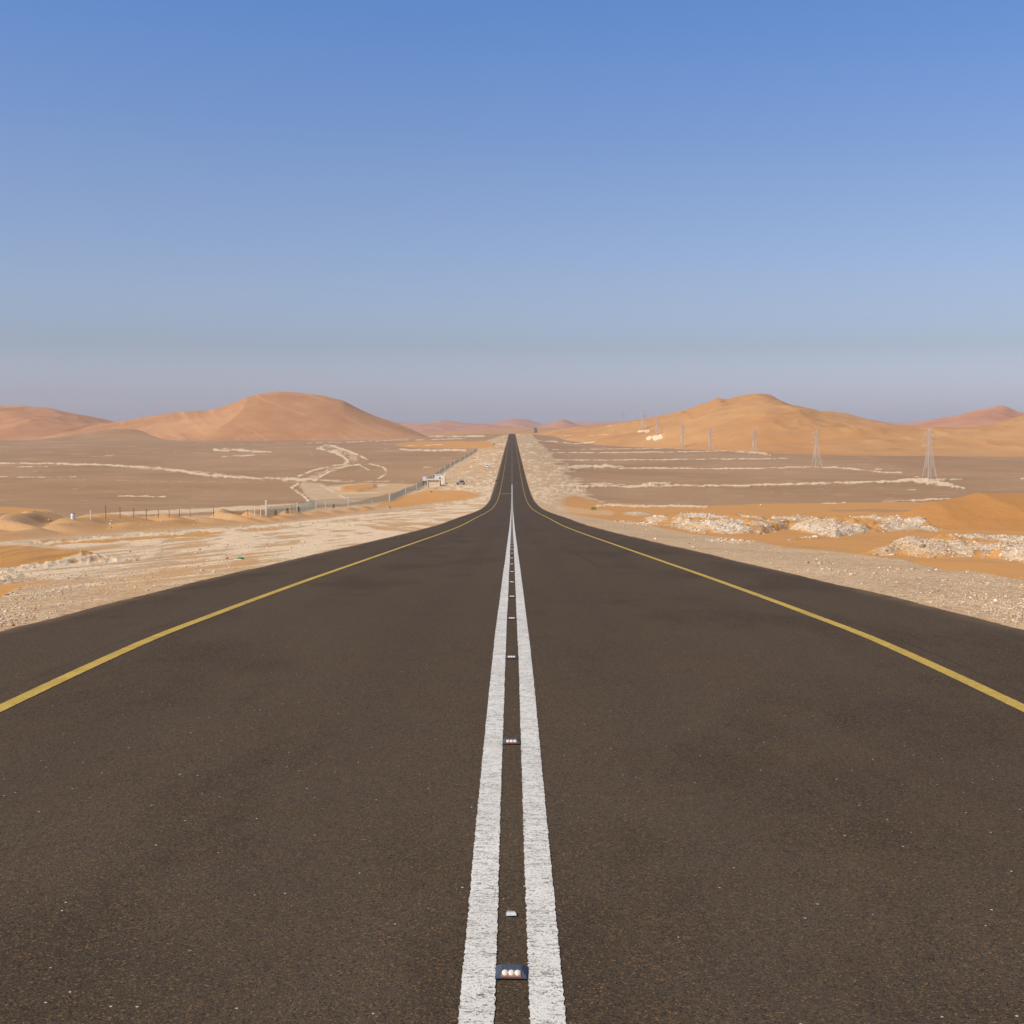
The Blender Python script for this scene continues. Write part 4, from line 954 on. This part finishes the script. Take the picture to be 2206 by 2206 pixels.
# ------------------------------------------------------------------ pylons
M_steel = plain_mat('galvanised_steel', (.60, .57, .53), .6, .1, .5, 0.)
def make_pylon(H=22.0, th=1.0):
    t = empty('lattice_pylon', (0, 0, 0))
    B0, B1, BT = H * .102, H * .034, H * .012; zw, zt = H * .58, H * .97
    def hw(z): return B0 + (B1 - B0) * (z / zw) ** .88 if z < zw else B1 + (BT - B1) * (z - zw) / (zt - zw)
    lz0 = H * .24
    for sx in (-1, 1):
        for sy_ in (-1, 1):
            m = MB(); m.bar((sx * B0, sy_ * B0, -.6), (sx * hw(lz0), sy_ * hw(lz0), lz0), .13 * th)
            # small lacing on the open lower leg
            q = hw(lz0)
            for k in range(3):
                za, zb = lz0 * k / 3, lz0 * (k + 1) / 3; a_, b_ = hw(za), hw(zb); f_ = (1 - (k + 1) / 3) * .34 + .02
                m.bar((sx * a_, sy_ * a_, za), (sx * b_ * (1 - f_), sy_ * b_, zb), .06 * th); m.bar((sx * b_ * (1 - f_), sy_ * b_, zb), (sx * b_, sy_ * b_, zb), .05 * th)
            m.bar((sx * B0 * .95, sy_ * B0, 0), (sx * q * .45, sy_ * q, lz0), .08 * th)
            m.build('leg', M_steel, t)
    m = MB(); zs = [lz0 + (zt - lz0) * (1 - (1 - k / 13) ** 1.0) for k in range(14)]
    for a_, b_ in zip(zs[:-1], zs[1:]):
        p, q = hw(a_), hw(b_); ca = [(-p, -p, a_), (p, -p, a_), (p, p, a_), (-p, p, a_)]; cb = [(-q, -q, b_), (q, -q, b_), (q, q, b_), (-q, q, b_)]
        for k in range(4):
            k2 = (k + 1) % 4
            m.bar(ca[k], cb[k], .11 * th); m.bar(ca[k], cb[k2], .06 * th); m.bar(ca[k2], cb[k], .06 * th); m.bar(ca[k], ca[k2], .06 * th)
    m.bar((0, 0, zt), (0, 0, H), .09 * th); m.build('lattice_body', M_steel, t)
    for fz, fl in ((.65, .15), (.775, .15), (.895, .10)):
        z = H * fz; l_ = H * fl
        m = MB()
        for s in (-1, 1):
            q = hw(z)
            for sy_ in (-1, 1): m.bar((s * q, sy_ * q, z), (s * l_, 0, z + .1), .13 * th); m.bar((s * q, sy_ * q, z + H * .035), (s * l_, 0, z + .1), .10 * th)
        c = m.build('crossarm', M_steel, t)
        for s in (-1, 1):
            m = MB(); m.bar((s * l_, 0, z + .05), (s * l_, 0, z - H * .035), .07 * th, 6); m.build('insulator', plain_mat('pale_insulator', (.60, .56, .50), .4), c)
    return t
pyl = [(2002.5, 921, 1033, 'nearest and largest lattice pylon, standing on white spoil at the right'), (1759, 923.5, 1006, 'second lattice pylon from the right, on a line of white rubble'), (1625, 923, 975, 'third lattice pylon from the right, beside a heap of white spoil'),
       (1530, 921, 971, 'fourth lattice pylon from the right, at the foot of the orange dunes'), (1470.5, 913, 965, 'fifth lattice pylon from the right, against the dune slope'), (1416, 895, 938, 'sixth lattice pylon from the right, top touching the dune skyline above white spoil'),
       (1385.5, 880, 926, 'seventh lattice pylon from the right, top rising above the dune skyline')]
PG = 'lattice pylons of the power line crossing the right plain'
p0 = make_pylon(22, .58); p1 = make_pylon(22, .95)
used0 = used1 = False
for i, (X, Yt, Yb, lab) in enumerate(pyl):
    x_, d, z_ = hit(X, Yb, 300); hgt = top_of(0, Yt, d) - z_
    print('pylon', X, round(d), round(hgt, 1))
    src = p0 if i < 2 else p1
    if i == 0: o = p0
    elif i == 2: o = p1
    else: o = dup(src, (0, 0, 0))
    o.location = (x_, d, z_); s_ = hgt / 22; o.scale = (s_, s_, s_); o.rotation_euler = (0, 0, .25)
    tag(o, lab, 'pylon', PG)
o = dup(p1, ((1341 - CX) * 2150 / F, 2150, top_of(0, 915, 2150)), .25, 24 / 22, 'faint far pylon whose top shows just above the left end of the dune skyline', PG); o['category'] = 'pylon'

# ------------------------------------------------------------------ shrubs
M_leafd = plain_mat('dark_green_leaves', (.075, .085, .02), .8, .5, 9)
M_leafb = plain_mat('yellow_green_leaves', (.34, .36, .06), .8, .4, 9)
M_stem = plain_mat('woody_stem', (.12, .08, .05), .9)
def make_shrub(X, Yb, wpx, hpx, mat, label, conic=True, nl=420, y0=60):
    x_, d, z_ = hit(X, Yb, y0); K = d / F; w_, h_ = wpx * K, hpx * K
    t = empty('desert_shrub', (x_, d, z_), 0, label, 'shrub')
    m = MB(); r_ = random.Random(int(X))
    for k in range(6):
        a_ = r_.uniform(0, 6.28); m.bar((0, 0, -.1), (math.cos(a_) * w_ * .25, math.sin(a_) * w_ * .25, h_ * r_.uniform(.5, .85)), w_ * .02, 4, w_ * .006)
    m.build('stem', M_stem, t)
    m = MB()
    for k in range(nl):
        zf = r_.random() ** (.9 if conic else .7); a_ = r_.uniform(0, 6.28)
        rad = w_ / 2 * ((1 - zf) ** .7 + .06 if conic else math.sqrt(max(0, 1 - (zf * 1.7 - .7) ** 2)) + .05) * (.45 + .55 * r_.random()) * (1 + .3 * math.sin(a_ * 3 + X))
        c = Vector((math.cos(a_) * rad, math.sin(a_) * rad, zf * h_ + .02)); s_ = w_ * r_.uniform(.03, .085)
        u = Vector([r_.gauss(0, 1) for _ in range(3)]).normalized() * s_; v = u.orthogonal().normalized() * s_ * .5
        m.add([c - u, c - v, c + u, c + v], [(0, 1, 2, 3)])
    m.build('foliage', mat, t)
for X, Yb, w_, h_, lab in ((594, 1109, 8, 10, 'leftmost of the small dark green shrubs at the foot of the mesh fence'), (619.5, 1106.5, 9, 11.5, 'second dark green shrub along the fence, cone shaped'),
                           (642.5, 1103.5, 10, 12, 'widest of the dark green shrubs along the mesh fence'), (719, 1095, 6.5, 9.5, 'small dark shrub standing apart, farthest right at the near fence')):
    make_shrub(X, Yb, w_, h_, M_leafd, lab)
make_shrub(1278.5, 1099, 14, 7, M_leafb, 'bright yellow-green bush low on the stones right of the road', False)
make_shrub(1064, 960, 7, 6, M_leafb, 'far olive bush on the sand left of the road near the crest', False, 200, 400)

# ------------------------------------------------------------------ rocks, rubble, gravel
def rock_mesh(seed, sub=2):
    bm = bmesh.new(); bmesh.ops.create_icosphere(bm, subdivisions=sub, radius=1); r_ = random.Random(seed)
    planes = [(Vector([r_.gauss(0, 1) for _ in range(3)]).normalized(), r_.uniform(.42, .75)) for _ in range(11)]
    for v in bm.verts:
        for n_, d_ in planes:
            q = v.co.dot(n_)
            if q > d_: v.co -= n_ * (q - d_)
        v.co *= 1 + r_.uniform(-.05, .05); v.co.z *= .72
    me = bpy.data.meshes.new('chalk_rock'); bm.to_mesh(me); bm.free(); return me
k = NT('chalk_rock'); nn = k.noise(3, 4, .6); k.col(k.mix(k.mr(nn, .3, .7), (.78, .72, .63), (.62, .53, .43))); k.bump(k.noise(6, 4), .06, .6); M_rock = k.m
k = NT('dark_rock'); nn = k.noise(3, 4, .6); k.col(k.mix(k.mr(nn, .3, .7), (.10, .07, .05), (.17, .12, .085))); M_rockd = k.m
meshes = [rock_mesh(s) for s in range(6)]
for me in meshes: me.materials.append(M_rock)
mdark = rock_mesh(9); mdark.materials.append(M_rockd)
GR, GL, GF = 'white chalk rocks on the rubble right of the road', 'pale rocks on the left verge', 'row of white rocks at the edge of the right plain'
rocks = [(1686, 1125, 15, 'large white chalk block at the left end of the long rubble crest', GR), (1712, 1121, 9, 'white block on the rubble crest, right beside the large end block', GR), (1735, 1119, 8, 'white rock in the middle of the low straight rubble crest', GR),
         (1650, 1134, 8, 'white rock low in the hollow left of the rubble crest', GR), (1572, 1142, 7, 'lower of two white rocks near the left foot of the rubble bank', GR), (1567, 1137.5, 10, 'upper, wider white rock near the left foot of the rubble bank', GR), (1545, 1142, 4, 'small lone white rock left of the pair at the bank foot', GR),
         (1760, 1119, 9, 'white rock where the straight rubble crest turns into the rough grey hump', GR), (1832, 1114, 8, 'white boulder perched as a point on top of the rubble hump', GR), (1826, 1125, 6, 'white rock just below the perched boulder', GR), (1937, 1117, 9, 'white boulder on the right shoulder of the big rubble mound', GR),
         (1909, 1111.5, 5, 'white rock at the very top of the big rubble mound', GR), (1954, 1121, 7, 'white rock down the right slope of the big rubble mound', GR), (2100, 1170, 19, 'largest white slab in the nearer rubble bank at the right', GR), (2152, 1175, 11, 'white slab right of the largest slab in the nearer bank', GR), (2082, 1154, 9, 'white rock on the left shoulder of the nearer bank crest', GR),
         (2151, 1152.5, 6, 'white rock at the right end of the nearer bank crest', GR), (1948, 1182, 8, 'white stone midway along the thin tail of the nearer bank', GR), (1909, 1186, 10, 'yellowish white flat stone at the left tip of the nearer bank', GR), (2038, 1176, 7, 'white stone where the nearer bank begins to rise', GR), (2057, 1162, 6, 'white stone on the rising crest of the nearer bank', GR), (2057, 1191, 5, 'orange-white stone on the gravel below the nearer bank', GR),
         (1665, 1204.5, 6, 'lone white stone on the gravel verge close to the right road edge', GR), (1501, 1184, 5, 'small white stone at the very edge of the asphalt right of the road', GR), (2146, 1275, 6, 'white stone on the open gravel near the right edge of the view', GR), (2186, 1267, 7, 'pale stone on the gravel, nearest the right edge of the view', GR),
         (1303, 1092, 6, 'leftmost white rock of the row at the plain edge', GF), (1321, 1091, 6, 'second white rock of the row at the plain edge', GF), (1349, 1090, 8, 'widest white rock of the row at the plain edge', GF), (1385, 1089.5, 8, 'white rock right of the widest one in the row', GF), (1421, 1092, 4, 'small white rock right of centre in the row', GF), (1387, 1093, 5, 'low white rock just in front of the row', GF), (1639, 1089.5, 7, 'lone white rock far right along the plain edge', GF),
         (71, 1223, 8, 'white rock, left of two on the chalk line beside the left mound', GL), (91, 1222, 9, 'rounder white rock, right of two on the chalk line beside the left mound', GL), (122, 1217, 6, 'white rock at the right end of the chalk line by the left mound', GL), (27, 1125.5, 6, 'pale rock on the sand berm at the left edge of the view', GL), (105, 1121, 9, 'pale rock on the crest of the sand berm left of the white drum', GL),
         (140, 1188, 5, 'white stone on the slope of the left mound', GL), (148, 1132, 5, 'pale stone on the berm below the white drum', GL), (240, 1122, 5, 'white stone on the side of the tallest sand hump', GL), (280, 1114, 6, 'white block between posts on the top of the sand berm', GL), (11, 1250, 8, 'white rock in the chalk heap at the left edge of the view', GL), (40, 1243, 9, 'white rock at the right end of the chalk heap by the left edge', GL),
         (613, 1203, 5, 'small white stone close to the left road edge', GL), (125, 1325, 6, 'white stone on the verge, nearest the asphalt at the left', GL)]
for i, (X, Y, wp, lab, grp) in enumerate(rocks):
    x_, d, z_ = hit(X, Y, 12); s_ = wp * d / F / 2
    o = bpy.data.objects.new('chalk_rock', meshes[i % 6]); C.objects.link(o)
    o.location = (x_, d, z_ + s_ * .22); o.scale = (s_ * 1.0, s_ * .8, s_ * (.5 if wp > 8 else .75)); o.rotation_euler = (random.uniform(-.3, .3), random.uniform(-.3, .3), random.uniform(0, 6.28))
    tag(o, lab, 'rock', grp)
GD = 'dark scrap and stones lying on the verges'
for X, Y, wp, lab in ((42, 1351, 6, 'dark stone in the gravel near the asphalt at the bottom left'), (928, 1124, 4, 'dark lump on the left verge near the bend of the road edge'), (904, 1056, 7, 'dark brown heap at the foot of the fence left of the hut'), (911, 1052, 4, 'small dark lump between the fence heap and the hut'), (929, 1060, 8, 'dark reddish scrap on the orange sand below the hut'), (940, 1052, 6, 'dark scrap at the foot of the hut front'),
                      (962, 1042, 8, 'dark brown lump standing in for the shadow at the right foot of the gatehouse'), (1006, 1038, 7, 'low dark heap just right of the grey car'), (766, 1056, 2.5, 'dark stone, left of three below the sand mound'), (774, 1057, 2.5, 'dark stone, middle of three below the sand mound'), (784, 1059, 3.5, 'dark stone, right of three below the sand mound'), (1619, 1188, 2.5, 'dark pebble on the verge below the rubble bank'), (2046, 955, 3.5, 'tiny dark bush-like rock on the far orange dunes at the right'), (2030, 949, 2, 'fainter dark speck up-left of the one on the far dunes'), (1477, 961.5, 5, 'dark speck at the foot of the fifth pylon'), (62, 1152, 3, 'dark stone on the lower slope of the sand berm at left'), (122, 1149, 3, 'dark stone low on the berm below the drum')):  # dark lump at the gatehouse foot is added as the wall's shadow
    x_, d, z_ = hit(X, Y, 12); s_ = wp * d / F / 2
    o = bpy.data.objects.new('dark_stone', mdark); C.objects.link(o)
    o.location = (x_, d, z_ + s_ * .2); o.scale = (s_, s_ * .8, s_ * .7); o.rotation_euler = (0, 0, random.uniform(0, 6.28)); tag(o, lab, 'stone', GD)
# green litter by the left verge
x_, d, z_ = hit(517, 1205, 12); K = d / F
t = empty('plastic_bag', (x_, d, z_), .1, 'crumpled green and white plastic bag on the stones left of the road', 'plastic bag')
def crumple(w_, dd, h_, seed, nm, mat, loc):
    n = 12; m = MB(); v = []; r_ = random.Random(seed)
    for a_ in range(n + 1):
        for b_ in range(n + 1):
            u, v_ = a_ / n * 2 - 1, b_ / n * 2 - 1; e = max(0, 1 - (abs(u) ** 2.5)) * max(0, 1 - abs(v_) ** 2.5)
            v.append((u * w_ / 2 * (1 + .1 * r_.random()), v_ * dd / 2 * (1 + .15 * r_.random()), h_ * e * (.45 + .75 * r_.random())))
    m.add(v, [(a_ * (n + 1) + b_, (a_ + 1) * (n + 1) + b_, (a_ + 1) * (n + 1) + b_ + 1, a_ * (n + 1) + b_ + 1) for a_ in range(n) for b_ in range(n)])
    m.build(nm, mat, t, loc)
crumple(17 * K, .22, 3.2 * K, 3, 'green_film', plain_mat('green_film', (.02, .16, .05), .35, .4, 20), (0, .05, .01))
crumple(17 * K, .16, 2.0 * K, 5, 'pale_film', plain_mat('pale_film', (.55, .66, .60), .35, .2, 20), (-3 * K, -.16, .01))

# loose stones: one mesh per kind, tens of thousands of low stones
ico = bmesh.new(); bmesh.ops.create_icosphere(ico, subdivisions=1, radius=1)
IV = np.array([v.co[:] for v in ico.verts]); IF = np.array([[v.index for v in f.verts] for f in ico.faces]); ico.free()
def scatter(name, X, Y, size, tint, label):
    Zs = ZALL(X, Y); zg = ZM(X, Y); zg = zg + paint(X, Y, zg)[3]; ok = Zs - zg < .03
    X, Y, Zs, size, tint = X[ok], Y[ok], Zs[ok], size[ok], tint[ok]; n = len(X)
    th = rng.uniform(0, 2 * np.pi, n); sx = size * rng.uniform(.7, 1.3, n); sy_ = size * rng.uniform(.5, 1.0, n); sz = size * rng.uniform(.3, .7, n)
    V = IV[None] * (1 + rng.uniform(-.28, .28, (n, 12, 1)))
    vx, vy, vz = V[..., 0] * sx[:, None], V[..., 1] * sy_[:, None], V[..., 2] * sz[:, None]
    c, s = np.cos(th)[:, None], np.sin(th)[:, None]
    co = np.stack([X[:, None] + vx * c - vy * s, Y[:, None] + vx * s + vy * c, Zs[:, None] + vz + sz[:, None] * .25], -1).reshape(-1, 3).astype(np.float32)
    fc = (IF[None] + (np.arange(n) * 12)[:, None, None]).reshape(-1, 3).astype(np.int32)
    me = bpy.data.meshes.new(name); me.vertices.add(len(co)); me.vertices.foreach_set('co', co.ravel()); me.loops.add(fc.size); me.loops.foreach_set('vertex_index', fc.ravel())
    me.polygons.add(len(fc)); me.polygons.foreach_set('loop_start', np.arange(0, fc.size, 3, dtype=np.int32)); me.update(calc_edges=True)
    a = me.attributes.new('surface', 'FLOAT_COLOR', 'POINT'); a.data.foreach_set('color', np.repeat(tint, 12, 0).astype(np.float32).ravel())
    me.materials.append(M_stone); o = bpy.data.objects.new(name, me); C.objects.link(o); tag(o, label, None, None, 'stuff')
k = NT('loose_stone'); at = k.attr('surface'); k.col(k.mix(k.mr(k.noise(20, 2), .3, .7, 0, .25), at.outputs['Color'], (.45, .33, .22))); M_stone = k.m
def tints(n, white):
    base = np.array([(.72, .59, .44), (.62, .46, .31), (.50, .33, .19), (.46, .36, .27), (.26, .18, .12), (.52, .29, .15)])
    p = np.array([.34 * white, .26, .2, .12, .06, .05]); p /= p.sum()
    c = base[rng.choice(len(base), n, p=p)] * rng.uniform(.85, 1.12, (n, 1)); return np.concatenate([c, np.ones((n, 1))], 1)
def sample(n, side, y0, y1, x0, x1):
    u = rng.uniform(0, 1, n); y = 1 / (1 / y0 + u * (1 / y1 - 1 / y0)); x = rng.uniform(0, 1, n) ** 1.0 * (np.minimum(x1, .44 * y) - x0) + x0
    ok = x > x0; return side * x[ok], y[ok]
for side, n, wh in ((-1, 30000, 1.3), (1, 30000, .9)):
    X, Y = sample(n, side, 12.5, 110, HALF + .12, 60)
    z = ZM(X, Y); c_, s_, g_, h_, gy_ = paint(X, Y, z)
    keep = rng.uniform(0, 1, len(X)) < np.clip(.08 + .55 * c_ + .22 * g_ - .6 * s_, .01, 1) * np.clip((np.abs(X) - HALF) / .8, .12, 1) * (.35 + 1.3 * ss(.38, .62, fbm(X / 1.4, Y / 2.5, 3, 12)))
    X, Y, c_, gy_ = X[keep], Y[keep], c_[keep], gy_[keep]
    size = .0060 * np.exp(rng.normal(0, .52, len(X))) * (1 + Y / 45) * (1 + .9 * gy_)
    scatter('gravel', X, Y, size, tints(len(X), wh), 'loose gravel and pale stones covering the %s verge' % ('left' if side < 0 else 'right'))
# coarse rubble on the banks
X, Y = sample(190000, 1, 26, 140, 7, 60); z = ZM(X, Y); c_, s_, g_, h_, gy_ = paint(X, Y, z); kp = rng.uniform(0, 1, len(X)) < gy_ * (.25 + .6 * c_)
scatter('rubble', X[kp], Y[kp], .034 * np.exp(rng.normal(0, .6, kp.sum())) * np.clip(Y[kp] / 85, .35, 1.2), tints(int(kp.sum()), 2.2), 'broken grey and white rubble heaped on the banks right of the road')
# small lumps along the sand berm
X = -rng.uniform(.1, .42, 500); Y = rng.uniform(95, 150, 500); X = X * Y
scatter('clods', X, Y, .05 * np.exp(rng.normal(0, .5, 500)), tints(500, .8), 'scattered clods and stones on the sand berm')

# ------------------------------------------------------------------ haze
k = bpy.data.materials.new('haze'); k.use_nodes = True; k.node_tree.nodes.clear()
ho = k.node_tree.nodes.new('ShaderNodeOutputMaterial'); pv = k.node_tree.nodes.new('ShaderNodeVolumePrincipled')
pv.inputs['Color'].default_value = (.80, .80, .92, 1); pv.inputs['Density'].default_value = 5.5e-5; pv.inputs['Anisotropy'].default_value = 0.0
k.node_tree.links.new(pv.outputs[0], ho.inputs['Volume'])
m = MB(); m.box(-9600, 9600, -600, 13000, -26, 110); hz = m.build('haze', k); tag(hz, kind='stuff')
